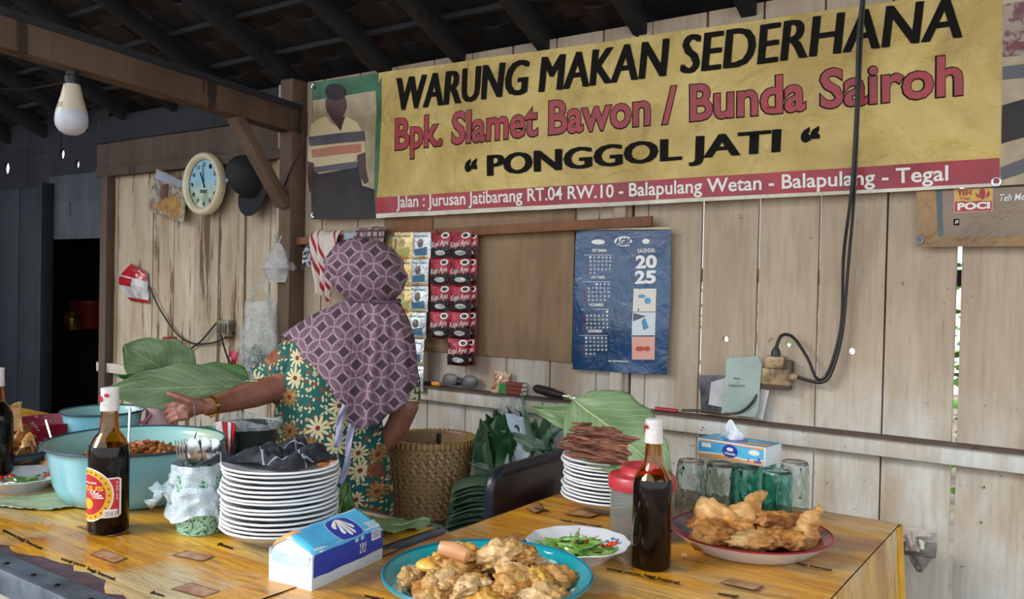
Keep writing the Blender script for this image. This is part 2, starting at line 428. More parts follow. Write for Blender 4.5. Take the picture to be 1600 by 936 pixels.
# upper boards left, with small triangular chinks of daylight
q0 = Pw(10, 263, -.03)
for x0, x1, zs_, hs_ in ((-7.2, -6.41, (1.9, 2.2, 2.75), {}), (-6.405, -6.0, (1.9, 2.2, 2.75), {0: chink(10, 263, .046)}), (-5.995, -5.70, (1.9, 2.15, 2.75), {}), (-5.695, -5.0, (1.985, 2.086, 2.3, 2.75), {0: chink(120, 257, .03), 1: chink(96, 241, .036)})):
    for k in range(len(zs_)-1): plank(x0, x1, zs_[k]+.001, zs_[k+1], SOOT_HAZE, y=.03, parent=wl, hole=hs_.get(k))
plank(-10, -7.21, 0, 3, SOOT_HAZE, y=.03, parent=wl); 
dr = thing('door_1', 'dark blue plank door left of the kitchen opening', None, (-6.3, .0, 0), kind=S)
for i in range(4):
    x0 = -6.95+i*(xl+6.95)/4; plank(x0, x0+(xl+6.95)/4-.006, 0, 1.92, DK, y=-.02, parent=dr)
G().box((xl, -.01, .97), (.06, .08, 1.94)).build('door_post', DK, dr, bevel=.003)
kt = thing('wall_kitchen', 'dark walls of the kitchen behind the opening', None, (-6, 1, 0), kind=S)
G().box((-6.0, 2.2, .95), (4.6, .05, 1.9)).build('back_wall', SOOT_HAZE, kt)
G().box((-4.2, 1.15, .95), (.05, 2.2, 1.9)).build('side_wall', SOOT_HAZE, kt)
G().box((-8.3, 1.15, .95), (.05, 2.2, 1.9)).build('side_wall', SOOT_HAZE, kt)
G().box((-6.2, 1.27, 1.90), (4.2, 2.3, .03)).build('kitchen_roof', SOOT_HAZE, kt)
G().box((-8.2, -2.2, 1.5), (.05, 4.4, 3)).build('wall_side', SOOT_HAZE, kind=S)
ks = thing('kitchen_shelf', 'low dark shelf inside the kitchen opening', 'shelf', (-6.0, .8, 0))
G().box((-5.9, .9, .93), (1.9, .4, .03)).build('shelf_board', SOOT_HAZE, ks); 
for x in (-6.7, -5.1): G().box((x, .9, .46), (.05, .3, .92)).build('leg', SOOT_HAZE, ks)
d = 6.25
c = Pd(112, 545, d); c.z = .946
g = G().lathe([(0, 0), (.055, 0), (.06, .02), (.06, .09), (.045, .11), (.05, .13), (0, .135)], 20, c)
g.build('brass_canister', M('brass', '#c79a3c', '#8a6a20', 9, rough=.3, metal=.8), label='small yellow metal canister on the dark kitchen shelf', cat='canister', loc=c)
c = Pd(140, 522, 6.45); c.z = .946
G().lathe([(0, 0), (.10, 0), (.16, .2), (.165, .2), (.165, .21), (.105, 0.01), (0, .01)], 28, c).build('plastic_basin', M('dark_red_plastic', '#7a1c22', rough=.4), label='dark red plastic basin on the kitchen shelf behind the yellow canister', cat='basin', loc=c)
# outside: hedge beyond the wall so the gaps show green and sky
HEDGE = M('hedge_leaf', '#5f9a3a', '#2f6a22', 6, rough=.6)
g = G()
for i in range(2600):
    c = V((U(-8, 6), U(3.2, 4.4), U(0, 1.55)**1.0)); r = U(.05, .11); R3 = Matrix.Rotation(U(0, 6), 3, 'Z') @ Matrix.Rotation(U(0, 3), 3, 'X')
    g.add([c+R3 @ V(p)*r for p in ((-1, 0, 0), (0, -.4, 0), (1, 0, 0), (0, .4, .1))], [(0, 1, 2, 3)])
g.build('hedge', HEDGE, label='green hedge outside seen through the gaps between wall planks', cat='hedge', kind='stuff', loc=(0, 4, 0))
# ================================================================ banner and wall hangings
def cloth_print(name, c1, c2, dirt='#6b5a30', rough=.38):
    s = NT(name); v = s.coords(); n = s.noise(v, 3, 5, .6, .4)
    c = s.mix(s.step(n, .4, .62), c1, c2)
    c = s.mix(s.math('MULTIPLY', s.step(s.noise(v, 9, 6, .7, .5), .55, .72), .45), c, dirt)
    s.bump(s.noise(v, 7, 5, .6, 1.2), .5, .03); return s.fin(c, rough)
mp = wavefn(.013, 2.3, 5.0, .03)
BOFF = .045
q = [(488, 130), (1567, -22), (1563, 290), (487, 343)]
L = Pw(1020, 160, BOFF); ban = thing('shop_banner', 'long yellow shop banner with black and red lettering and a portrait', 'banner', L)
def bq(p): return pxq(p, BOFF)
def strip(pts, layer, mat, name, cut=.03, label=None): return poly_on(bq(pts), mp, layer, mat, ban, cut, name, label)
YEL = cloth_print('banner_yellow', '#d2b667', '#b3954a'); YWH = cloth_print('banner_white', '#ddd6c4', '#c0b8a2')
BGR = M('banner_green', '#1f6a3e', '#124a2a', 8, rough=.4); BPH = M('banner_photo_wall', '#b3a283', '#917f62', 7, rough=.4)
BDK = M('banner_photo_dark', '#1b1518', '#2c2024', 12, rough=.6); BSK = M('banner_photo_skin', '#4a2a26', '#331d1c', 8, rough=.4)
BRD = M('banner_red', '#a81f2c', '#8a1622', 5, rough=.35); BST1 = M('banner_shirt_cream', '#c8b48c', rough=.4); BST2 = M('banner_shirt_orange', '#b0715a', rough=.4); BST3 = M('banner_shirt_grey', '#4e4a52', rough=.4)
strip([(592, 114), (1567, -22), (1563, 290), (588, 340)], 0, YEL, 'yellow_field')
strip([(587, 334), (1562, 286), (1562, 291), (587, 341)], .0012, YWH, 'white_edge')
strip([(588, 309), (1562, 247), (1562, 286), (588, 334)], .0012, BRD, 'red_strip')
strip([(488, 130), (592, 114), (588, 340), (487, 343)], 0, BGR, 'portrait_panel')
strip([(489, 157), (590, 141), (586, 338), (488, 341)], .001, BPH, 'portrait_backdrop')
strip([(587, 141), (597, 120), (592, 285), (588, 309), (586, 300)], .0018, BGR, 'green_edge')
strip([(489, 262), (560, 256), (566, 290), (586, 296), (586, 340), (488, 343)], .002, BDK, 'trousers')
body_px = [(486, 195), (498, 186), (510, 182), (516, 192), (531, 200), (540, 182), (556, 190), (566, 208), (572, 240), (558, 244), (552, 262), (500, 272), (494, 256), (483, 255)]
strip(body_px, .0025, BST1, 'printed_shirt')
for k, (a, b, mm) in enumerate(((206, 222, BST3), (226, 240, BST2), (254, 264, BST3))):
    strip([(484+k*4, a+8), (528, a+2), (568-k*4, a-2), (570-k*6, b-2), (528, b+2), (486+k*4, b+7)], .003, mm, 'shirt_stripe')
strip([(558, 242), (571, 238), (572, 262), (577, 284), (570, 288), (562, 274)], .003, BSK, 'printed_arm')
strip([(482, 252), (492, 255), (492, 300), (486, 300)], .003, BSK, 'printed_arm')
strip([(x, y) for x, y in circ(525, 163, 15.5, 24)], .003, BSK, 'printed_head')
strip([(x, y) for x, y in circ(525, 144, 15, 13)], .0035, BDK, 'printed_hair')
strip([(516, 184), (538, 182), (532, 205)], .0028, BSK, 'printed_neck')
def bt(s, quad, mat, bold, name='lettering', layer=.002, **k): return text_on(s, bq(quad), mp, layer, mat, ban, bold, .03, name, **k)
OUT = M('letter_outline', '#dcd2b0', rough=.5)
for k in range(3): bt('WARUNG MAKAN SEDERHANA', [(620+k*2.3, 122), (1499+k*2.8, -8), (1499+k*2.8, 60), (620+k*2.3, 174)], BLACK, 0, spacing=1.02, shear=.12, layer=.002+k*.0002)
bt('Bpk. Slamet Bawon / Bunda Sairoh', [(617, 184), (1506, 82), (1506, 171), (617, 252)], BLACK, .045, name='letter_shadow', layer=.0012, spacing=1.0)
bt('Bpk. Slamet Bawon / Bunda Sairoh', [(618, 185), (1505, 84), (1505, 169), (618, 250)], BRD, .024, spacing=1.0)
for k in range(3): bt('PONGGOL JATI', [(763+k*2.2, 243), (1216+k*2.4, 201), (1214+k*2.4, 249), (763+k*2.2, 286)], BLACK, .012, layer=.002+k*.0002)
bt('“', [(728, 249), (748, 247), (748, 268), (728, 270)], BLACK, .05); bt('“', [(1251, 200), (1281, 196), (1281, 220), (1251, 224)], BLACK, .05)
bt('Jalan : Jurusan Jatibarang RT.04 RW.10 - Balapulang Wetan - Balapulang - Tegal', [(621, 306), (1482, 258), (1482, 290), (621, 331)], WHITE, .015)
# second portrait at the far right end
e = [(1567, -22), (1900, -70), (1900, 272), (1563, 290)]
strip(e, 0, BPH, 'right_portrait_panel')
strip([(1567, 8), (1900, -60), (1900, 60), (1567, 90)], .001, M('photo_mottled', '#6a2e34', '#9a8a7a', 30, rough=.4, lo=.45, hi=.55), 'foliage_print')
strip([(1566, 165), (1620, 150), (1900, 120), (1900, 190), (1600, 215), (1565, 225)], .0015, BDK, 'dark_print'); strip([(1567, 105), (1900, 60), (1900, 95), (1567, 125)], .0015, BST3, 'grey_print')
strip([(1563, 262), (1620, 240), (1900, 200), (1900, 250), (1600, 270), (1564, 282)], .0017, BST3, 'grey_print')
for x, y in ((492, 136), (1560, -12), (491, 336), (1557, 284)):
    p = Pw(x, y, BOFF); p.y = mp(p.x, p.z, .004).y; G().lathe([(.008, 0), (.013, .001), (.013, -.003), (.008, -.003)], 14, p, R=Matrix.Rotation(pi/2, 3, 'X')).build('eyelet', STEEL, ban)
# smaller tea banner
mp2 = wavefn(.005, 4, 9.0, .03); BOFF2 = .035
L = Pw(1520, 340, BOFF2); tb = thing('tea_banner', 'brown and gold tea advertising banner with a red and yellow logo under the yellow banner', 'banner', L)
def t2(pts, layer, mat, name='print'): return poly_on(pxq(pts, BOFF2), mp2, layer, mat, tb, .05, name)
GOLD = cloth_print('banner_brown_gold', '#a07a44', '#7a5a34', '#4a3420', .3); TBR = cloth_print('banner_taupe', '#8a7560', '#76634e', '#54443a', .35)
t2([(1432, 298), (1700, 288), (1700, 384), (1432, 386)], 0, GOLD, 'banner_field'); t2([(1470, 297), (1700, 288), (1700, 368), (1472, 370)], .001, TBR, 'taupe_print')
t2([(1462, 297), (1472, 297), (1474, 368), (1466, 370)], .0014, M('slate_print', '#4d5a5c', rough=.5), 'slate_print')
t2([(1490, 295), (1552, 293), (1551, 330), (1490, 333)], .0018, M('pink_edge_print', '#c88a84', rough=.4), 'logo_edge')
t2([(1492, 296), (1550, 294), (1550, 314), (1492, 315)], .0022, M('logo_yellow', '#c9a23c', rough=.4), 'logo_field'); t2([(1492, 314), (1550, 313), (1549, 329), (1492, 331)], .0022, BRD, 'logo_band')
text_on('TEH', pxq([(1496, 297), (1518, 296), (1518, 305), (1496, 306)], BOFF2), mp2, .003, BRD, tb, .05); text_on('Cap', pxq([(1500, 308), (1516, 307), (1516, 313), (1500, 313)], BOFF2), mp2, .003, BRD, tb, .02)
text_on('POCI', pxq([(1496, 317), (1547, 315), (1547, 326), (1496, 329)], BOFF2), mp2, .003, WHITE, tb, .05)
t2(circ(1535, 303, 5, 9), .003, BRD, 'logo_pot'); t2([(1524, 301), (1530, 305), (1530, 310), (1526, 308)], .003, BRD, 'logo_pot'); t2([(1545, 297), (1541, 305), (1541, 311), (1547, 304)], .003, BRD, 'logo_pot')
text_on('Teh Melati', pxq([(1562, 304), (1618, 301), (1618, 312), (1562, 315)], BOFF2), mp2, .003, WHITE, tb, .01, shear=.2)
t2([(1490, 342), (1499, 342), (1499, 352), (1490, 352)], .0022, BLACK, 'small_mark'); text_on('JS', pxq([(1492, 344), (1498, 344), (1498, 350), (1492, 350)], BOFF2), mp2, .003, WHITE, tb, .03)
p = Pw(1437, 375, BOFF2); p.y = mp2(p.x, p.z, .003).y; G().lathe([(.006, 0), (.012, .001), (.012, -.003), (.006, -.003)], 14, p, R=Matrix.Rotation(pi/2, 3, 'X')).build('eyelet', DARKMETAL, tb)
# calendar
mp3 = wavefn(.010, 4.5, 3.0, .02); CO = .035
L = Pw(970, 470, CO); ca = thing('wall_calendar', 'blue glossy paper wall calendar for 2025 with three small pictures', 'calendar', L)
def c3(pts, layer, mat, name='print', cut=.05): return poly_on(pxq(pts, CO), mp3, layer, mat, ca, cut, name)
def t3(s, quad, mat, bold=.02, layer=.0012, **k): return text_on(s, pxq(quad, CO), mp3, layer, mat, ca, bold, .06, **k)
NAVY = NT('calendar_navy'); v = NAVY.coords(); NAVY.bump(NAVY.noise(v, 9, 5, .6, 1.0), .5, .02); NAVY = NAVY.fin(NAVY.mix(NAVY.step(NAVY.noise(v, 4, 3), .4, .65), '#1f4873', '#183a5c'), .22, coat=.4)
c3([(900, 361), (1048, 359), (1047, 480), (1041, 586), (893, 577), (896, 470)], 0, NAVY, 'sheet', .03)
a = Pw(899, 358, CO); b = Pw(1049, 357, CO); G().tube([a+V((0, -.004, 0)), b+V((0, -.004, 0))], .0045, 8).build('hanging_bar', M('cream_bar', '#cfc0a4', rough=.5), ca)
t3('KALENDER', [(996, 389), (1024, 388), (1024, 394), (996, 395)], WHITE); t3('20', [(993, 399), (1026, 398), (1026, 419), (993, 420)], WHITE, .04); t3('25', [(992, 423), (1025, 422), (1024, 443), (992, 444)], WHITE, .04)
c3(circ(974, 377, 16, 8), .001, WHITE, 'logo_field'); t3('AGRO', [(959, 372), (990, 371), (989, 383), (959, 384)], NAVY, .05, .0018, shear=.2)
c3(circ(934, 378, 10, 4), .001, WHITE, 'logo_field'); c3(circ(1009, 377, 6, 4), .001, WHITE, 'logo_field')
days = {'SEPTEMBER': (391, 1, 30), 'OKTOBER': (433, 3, 31), 'NOVEMBER': (476, 6, 30), 'DESEMBER': (517, 1, 31)}
for i, (mo, (y, st, n)) in enumerate(days.items()):
    xo = -i*2.0; t3(mo, [(925+xo, y-2), (947+xo, y-2), (947+xo, y+2.5), (925+xo, y+2.5)], WHITE, .02)
    txt = ''
    for d_ in range(1, n+1):
        c = (st+d_-1) % 7; r = (st+d_-1)//7
        x = 916+xo+c*6.1; yy = y+11+r*6.2; t3(str(d_), [(x-1.7, yy-1.6), (x+1.7, yy-1.6), (x+1.7, yy+1.6), (x-1.7, yy+1.6)], BRD if c == 0 else WHITE, .02)
    c3([(912+xo, y+7), (955+xo, y+7), (955+xo, y+7.6), (912+xo, y+7.6)], .001, WHITE, 'rule', 0)
CB = M('calendar_photo_cream', '#d5cfc0', rough=.4)
for k, (y, mt, ac) in enumerate(((451, CB, '#4b8fb5'), (488, M('calendar_photo_pale', '#c9cdd0', rough=.4), '#3c86a8'), (526, M('calendar_photo_pink', '#d79f90', rough=.4), '#b8503c'))):
    xo = -k*1.0; c3([(990+xo, y), (1025+xo, y), (1024+xo, y+36), (989+xo, y+36)], .001, mt, 'picture')
    A = M('calendar_accent', ac, rough=.4)
    if k == 0: c3(circ(1003, y+12, 6, 3), .0016, A, 'picture_detail'); c3(circ(1012, y+19, 5, 5), .0016, A, 'picture_detail')
    elif k == 1: c3([(1008, y+8), (1014, y+24), (1006, y+28), (1003, y+14)], .0016, A, 'picture_detail'); c3([(990, y+1), (1010, y+6), (990, y+14)], .0016, BST3, 'picture_detail')
    else: c3(circ(1000, y+19, 7, 4), .0016, A, 'picture_detail'); c3(circ(1011, y+19, 5, 4), .0016, A, 'picture_detail')
t3('agrojayatama.com', [(950, 562), (982, 563), (982, 567), (950, 566)], WHITE, .01)
# sachet strips
FOILR = M('foil_crimson', '#b01a34', '#7d1026', 20, rough=.25, metal=.25, bump=.4); FOILK = M('foil_black', '#1a1215', '#2c1a1e', 25, rough=.2, metal=.3, bump=.4)
FOILG = M('foil_gold', '#c9a566', '#e0cb98', 24, rough=.2, metal=.6, bump=.4); FOILS = M('foil_silver', '#b9bfc0', '#e8ebe8', 26, rough=.18, metal=.6, bump=.5)
LIME = M('sachet_lime', '#a9aa58', rough=.4); BLU = M('sachet_blue', '#3d6f8c', rough=.4); CUP = M('cup_white', '#e2ddd4', rough=.3)
HANG_Y = .062
def sachet(par, x, z, wd, ht, y, kind, tilt=0):
    """one foil sachet with crimped ends; x,z = top centre"""
    seed = U(0, 99)
    def P(a, b, l=0):
        puff = .011*max(0, math.sin(pi*a))**.5*max(0, math.sin(pi*b))**.7
        q = .003*noise.noise(V((a*3, b*4, seed))); return V((x+(a-.5)*wd+tilt*b*ht, -(y+puff+q+l), z-b*ht))
    g = G(); g.grid(lambda u, v: P(u, v), 8, 10); n = len(g.v)
    g.grid(lambda u, v: P(u, v)*1+V((0, 2*.011*max(0, math.sin(pi*u))**.5*max(0, math.sin(pi*v))**.7+.001, 0)), 8, 10)
    body = g.build('sachet', {'r': FOILR, 'k': FOILK, 'g': FOILG, 's': FOILS}[kind[0]], par, ang=180)
    m2 = lambda a, b, l=0: P(a, b, l)
    def pp(pts, l, mat, nm='sachet_print', cut=.12): return poly_on(pts, m2, l, mat, body, cut, nm)
    if kind == 'red':
        pp([(.02, .62), (.98, .5), (.98, .97), (.02, .97)], .0012, FOILK); pp(circ(.75, .12, .2, .12, 14), .0012, CUP); pp(circ(.75, .12, .12, .07, 12), .002, FOILK)
        text_on('Kopi Ayu', [(.06, .38), (.92, .26), (.95, .52), (.08, .66)], m2, .002, WHITE, body, .01, .15, shear=.3)
        pp(circ(.55, .78, .26, .1, 12), .0018, FOILS)
    else:
        pp([(.0, .93), (1, .93), (1, 1), (0, 1)], .001, FOILG); text_on('Kopi Susu', [(.12, .1), (.88, .1), (.88, .2), (.12, .2)], m2, .0015, BLU, body, .02, .2)
        pp(circ(.5, .42, .15, .17, 12), .0013, BST3 if kind == 'silver' else LIME); pp(circ(.5, .36, .07, .07, 10), .002, BST2); pp([(.15, .66), (.85, .56), (.85, .86), (.2, .88)], .0013, LIME if kind == 'gold' else BLU)
def sstrip(px0, px1, rows, kind, label, y0=363, pitch=41.5, dy=HANG_Y, drift=0, y_extra=0):
    a = Pw(px0, y0, dy); b = Pw(px1, y0, dy); L = (a+b)/2
    r = thing('sachet_strip', label, 'sachets', L, group='strips of drink sachets on the lath')
    wd = (b-a).x*.98; ht = (Pw(px0, y0, dy)-Pw(px0, y0+pitch, dy)).z
    for k in range(rows): sachet(r, L.x+drift*k, L.z-k*ht*1.0, wd, ht*.985, dy+.004*math.sin(k*2)+y_extra, kind, U(-.03, .03))
    return r
sstrip(597, 622, 4, 'gold', 'gold sachet strip half hidden behind the purple headscarf', y_extra=-.012)
sstrip(616, 646, 4, 'gold', 'gold sachet strip fully seen just right of the headscarf')
sstrip(645, 674, 6, 'silver', 'longest silver and gold sachet strip, next to the red ones', drift=-.006)
sstrip(674, 705, 4, 'red', 'left of the two front strips of red and black coffee sachets')
sstrip(704, 738, 5, 'red', 'long front strip of red and black coffee sachets, right of the other red strips')
sstrip(722, 744, 5, 'red', 'dark red sachet strip hanging behind the rightmost red strip', y_extra=-.014, dy=HANG_Y)
# towels on the lath
s_ = NT('red_striped_towel'); v = s_.coords(rot=(0, .5, 0)); X = s_.sep(v)[0]
st = s_.step(s_.math('PINGPONG', s_.math('MULTIPLY', X, 62), 1), .62, .68); st2 = s_.step(s_.math('PINGPONG', s_.math('MULTIPLY', X, 12), 1), .5, .55)
TOW = s_.fin(s_.mix(s_.math('MULTIPLY', st, st2), '#cfc3b8', '#a02633'), .9)
s_ = NT('checked_cloth'); v = s_.coords(); xx, yy, zz = s_.sep(v)
k1 = s_.step(s_.math('PINGPONG', s_.math('MULTIPLY', xx, 70), 1), .6, .65); k2 = s_.step(s_.math('PINGPONG', s_.math('MULTIPLY', zz, 70), 1), .6, .65)
CHK = s_.fin(s_.mix(s_.math('MAXIMUM', k1, k2), '#a89a98', '#5c3f44'), .9)
def drape(name, label, cat, px0, px1, ytop, ybot, mat, y=.07, folds=3, amp=.012, skew=0, seed=0, narrow=0):
    a = Pw(px0, ytop, y); b = Pw(px1, ytop, y); h = a.z-Pw(px0, ybot, y).z; L = (a+b)/2
    def f(u, v):
        wv = max(0, v)
        x = a.x+(b.x-a.x)*(u+(0.5-u)*narrow*wv)+skew*wv
        z = a.z - h*wv*(1-.10*math.sin(u*pi+seed)) + .012*noise.noise(V((u*3, seed, 0)))
        yy = -(y+.018*(1-math.exp(-v*8))+amp*math.sin(u*folds*2*pi+seed)*(.4+.6*v)+.01*noise.noise(V((u*4, v*4, seed))))
        if v < .06: yy += .02*(1-v/.06)
        return V((x, yy, z))
    g = G().grid(f, 30, 24)
    return g.build(name, mat, None, label, cat, loc=L, solid=.002, ang=80)
drape('towel', 'white towel with dark red stripes hanging behind the headscarf', 'towel', 486, 532, 362, 468, TOW, skew=.02, seed=1, narrow=.55)
drape('checked_cloth', 'small grey and maroon checked cloth folded over the lath', 'cloth', 560, 606, 356, 392, CHK, folds=2, seed=2)
drape('washcloth', 'pale blue folded cloth over the lath left of the sachets', 'cloth', 540, 563, 361, 385, M('pale_blue_cloth', '#9aa8b0', rough=.9), folds=1, seed=4)
drape('shirt_cloth', 'dark blue and white rag beside the red striped towel', 'cloth', 478, 492, 383, 420, M('navy_white_rag', '#202a38', '#b9bcc2', 60, rough=.9, lo=.48, hi=.52), folds=1, seed=6)
# clock
c = Pw(323, 288, .056); cr = .5*97*4.56/1330
RX = Matrix.Rotation(pi/2, 3, 'X')
ck = thing('wall_clock', 'round cream plastic wall clock with a pale blue face on the left planks', 'clock', c)
def ring(prof, n=48, y=0): g = G(); g.lathe(prof, n, (c.x, c.y, c.z), R=RX); return g
ring([(0, -.004), (cr*.72, -.004), (cr*.98, 0), (cr, .012), (cr*.97, .034), (cr*.9, .044), (cr*.82, .04), (cr*.78, .028), (cr*.76, .02)]).build('case', M('aged_cream_plastic', '#ddd0b2', '#cdbf9e', 6, rough=.35, coat=.2), ck, ang=60)
s_ = NT('clock_face'); zz = s_.sep(s_.coords())[2]; n = s_.noise(s_.coords(), 14, 4)
FACE = s_.fin(s_.mix(s_.step(s_.math('ADD', zz, s_.math('MULTIPLY', n, .05)), -.03, .06), s_.mix(s_.step(n, .4, .6), '#8fa08a', '#c8cfc0'), '#8fc0d8'), .3)
ring([(0, .015), (cr*.78, .015), (cr*.78, .01)], y=0).build('dial', FACE, ck)
clk = c.copy(); mc = lambda a, b, l=0: V((clk.x+a, clk.y-.016-l, clk.z+b))
for h in range(1, 13):
    a = pi/2-h*pi/6; x, z = cr*.62*math.cos(a), cr*.62*math.sin(a); s2 = .011
    text_on(str(h), [(x-s2, z+s2), (x+s2, z+s2), (x+s2, z-s2), (x-s2, z-s2)], mc, .001, BLACK, ck, .02, name='numeral')
for ang, ln, wd in ((pi/2+.48, .42, .006), (pi/2+.12, .6, .004)):
    dx, dz = math.cos(ang), math.sin(ang); g = G(); g.beam(mc(-dx*.02, -dz*.02, .003), mc(dx*cr*ln, dz*cr*ln, .003), wd, .0012, (0, 1, 0)); g.build('hand', BLACK, ck)
poly_on([(-.035, -.045), (.02, -.05), (.03, -.032), (-.03, -.028)], mc, .0008, M('dial_print', '#3e4a3a', rough=.5), ck, 0, 'dial_print')
# pinned picture sheet behind the clock
mpp = wavefn(.010, 6, 2.0, .052)
L = Pw(278, 308, .02); pp_ = thing('paper_picture', 'faded colour picture sheet pinned crookedly left of the clock', 'picture', L)
ph = M('faded_photo', '#6e6253', '#a8a294', 26, rough=.35, lo=.4, hi=.6)
poly_on(pxq([(255, 265), (302, 285), (298, 349), (243, 330), (248, 300)], .02), mpp, 0, ph, pp_, .04, 'sheet')
poly_on(pxq([(247, 322), (290, 300), (297, 338), (280, 343)], .02), mpp, .001, M('photo_ochre', '#b08a4a', '#8a6230', 20, rough=.4), pp_, .04)
poly_on(pxq([(262, 290), (274, 288), (272, 316), (260, 318)], .02), mpp, .001, M('photo_brown', '#5c3028', rough=.4), pp_, .04); poly_on(pxq([(256, 268), (300, 286), (300, 296), (254, 280)], .02), mpp, .001, M('photo_sky', '#8f9aa8', rough=.4), pp_, .04)
# black cap on a nail
cc = Pw(378, 280, .09); cp = thing('baseball_cap', 'black baseball cap hanging on a nail right of the clock', 'cap', cc)
CAPM = M('black_cap_cloth', '#14141a', '#1f2027', 10, rough=.8, bump=.2)
def crown(u, v):
    a = u*2*pi; e = v*pi/2; r = .095*math.cos(e)**.8 if v < 1 else 0
    return V((cc.x+.012+r*1.0*math.cos(a)-.02*math.sin(e), cc.y+.06-.13*math.sin(e)**.9, cc.z+.012+r*1.15*math.sin(a)+.02*math.sin(e)))
G().grid(crown, 32, 10, wrap=True).build('crown', CAPM, cp, ang=80)
def brim(u, v):
    a = pi*(1.12+.76*u); rr = .09+.085*v*math.sin(pi*u)**.5
    return V((cc.x+.02+rr*math.cos(a)*.95+.03*v, cc.y+.05-.045*v+.03*(abs(u-.5)*2)**2*v, cc.z+.01+rr*1.12*math.sin(a)))
G().grid(brim, 20, 6).build('brim', CAPM, cp, solid=.004, ang=60)
G().blob(cc+V((-.012, -.068, .02)), (.008, .004, .008), 1, 0).build('button', CAPM, cp)
mcap = lambda a, b, l=0: V((cc.x+a, cc.y-.068-l, cc.z+b)); poly_on(circ(-.03, -.012, .016, .010, 12), mcap, .0, M('grey_emblem', '#6f7478', rough=.5), cp, name='emblem')
G().beam((cc.x, .01, cc.z+.1), (cc.x, -.09, cc.z+.105), .005, .005).build('nail', DARKMETAL, label='nail in the plank behind the black cap', cat='nail', loc=(cc.x, 0, cc.z+.1))
# bags
def bag(name, label, px, py, wpx, hpx, y, mat, shape, seed=0, group=None, handles=True, flat=.5):
    c = Pw(px, py, y); k = (c-CAM).dot(FW)/F; w_, h_ = wpx*k*1.1, hpx*k
    r = thing(name, label, 'bag', (c.x, c.y, c.z-h_/2)); g = G()
    def f(u, v):
        a = u*2*pi; s1 = shape(v); q = 1+.14*noise.noise(V((math.cos(a)*1.6, math.sin(a)*1.6+seed, v*4)))+.05*math.sin(a*7+seed+v*3)*(1-v*.3)
        return V((c.x+w_/2*s1*q*math.cos(a), c.y+w_/2*flat*s1*q*math.sin(a), c.z-h_/2+h_*v))
    g.grid(f, 44, 20, wrap=True); n0 = len(g.v); bt_ = len(g.v); g.v.append(V((c.x, c.y, c.z-h_/2+.004))); g.uv.append((0, 0)); g.f += [(i, (i+1) % 44, bt_) for i in range(44)]
    g.build('bag_body', mat, r, ang=180)
    if handles:
        for sx in (-1, 1):
            pts = [c+V((sx*w_*shape(1)*.4, 0, h_/2-.005)), c+V((sx*w_*.14, .0, h_*.5+h_*.18)), c+V((sx*w_*.02, .012, h_*.5+h_*.26))]
            G().tube(pts, [.014, .008, .005], 8, flat=.4).build('bag_handle', mat, r, ang=180)
    return r, c, w_, h_
HAZE = film('translucent_grey_plastic', '#c9c6c4', .62, .35); CLEARP = film('clear_thin_plastic', '#d5dedc', .28, .2)
bag('plastic_bag', 'tied pale plastic bag hanging from the post near the red towel', 435, 410, 64, 62, .09, HAZE, lambda v: (.55+.9*v if v < .35 else .87*(1-(v-.35)/.65)**.75+.12), 3)
bigbag = bag('plastic_bag', 'large clear plastic bag with green leaves standing left of the woman', 406, 535, 74, 128, .11, CLEARP, lambda v: .62+.4*math.sin(pi*min(1, v*1.1))**.8 if v < .8 else .78-.2*(v-.8), 8)[0]
LEAFD = M('dark_leaf', '#2f6134', '#17401f', 12, rough=.5, bump=.2)
c = Pw(402, 568, .11); k = 4.1/F
g = G()
for i in range(46):
    a, rr = U(0, 6.28), U(0, .075); z = U(-.06, .06); p = c+V((rr*math.cos(a), rr*.4*math.sin(a), z)); R3 = Matrix.Rotation(U(0, 6), 3, 'Z') @ Matrix.Rotation(U(-1.2, 1.2), 3, 'Y')
    g.grid(lambda u, v: p+R3 @ V(((u-.5)*.10, (v-.5)*.035*math.sin(pi*max(.03, u*.97)), .01*math.sin(u*3+i))), 5, 2)
g.build('bagged_leaves', LEAFD, bigbag, kind='stuff')
# red and white snack packet pinned on the left planks
mps = wavefn(.012, 10, 4.0, .012); L = Pw(210, 442, .03); sp = thing('snack_packet', 'crumpled red and white plastic packet pinned to the left planks', 'packet', L)
REDG = M('glossy_red_film', '#b9202c', '#941522', 12, rough=.25, bump=.2); WHG = M('glossy_white_film', '#d9d5d4', '#b4aeb0', 14, rough=.25, bump=.4)
g = G()
def pk(u, v):
    q = V((1-v, 0)) if 0 else None; A, B, C_, D_ = (206, 412), (230, 426), (233, 474), (186, 434)
    x = (A[0]*(1-u)+B[0]*u)*(1-v)+(205*(1-u)+C_[0]*u)*v - 20*math.sin(pi*v)*(1-u); y = (A[1]*(1-u)+B[1]*u)*(1-v)+(470*(1-u)+C_[1]*u)*v
    p = Pw(x, y, .012+.035*math.sin(pi*u)*math.sin(pi*max(0.05, v))); return p+V((0, .008*noise.noise(V((u*5, v*5, 1))), 0))
G().grid(pk, 14, 16).build('packet_body', WHG, sp, ang=60, solid=.002)
for a0, a1 in ((0, .3), (.9, 1)): G().grid(lambda u, v: pk(u, a0+(a1-a0)*v)+V((0, -.003, 0)), 14, 5).build('red_print', REDG, sp, ang=180)
G().grid(lambda u, v: pk(.0+u*.42, .34+v*.22)+V((0, -.003, 0)), 8, 5).build('red_print', REDG, sp, ang=180)
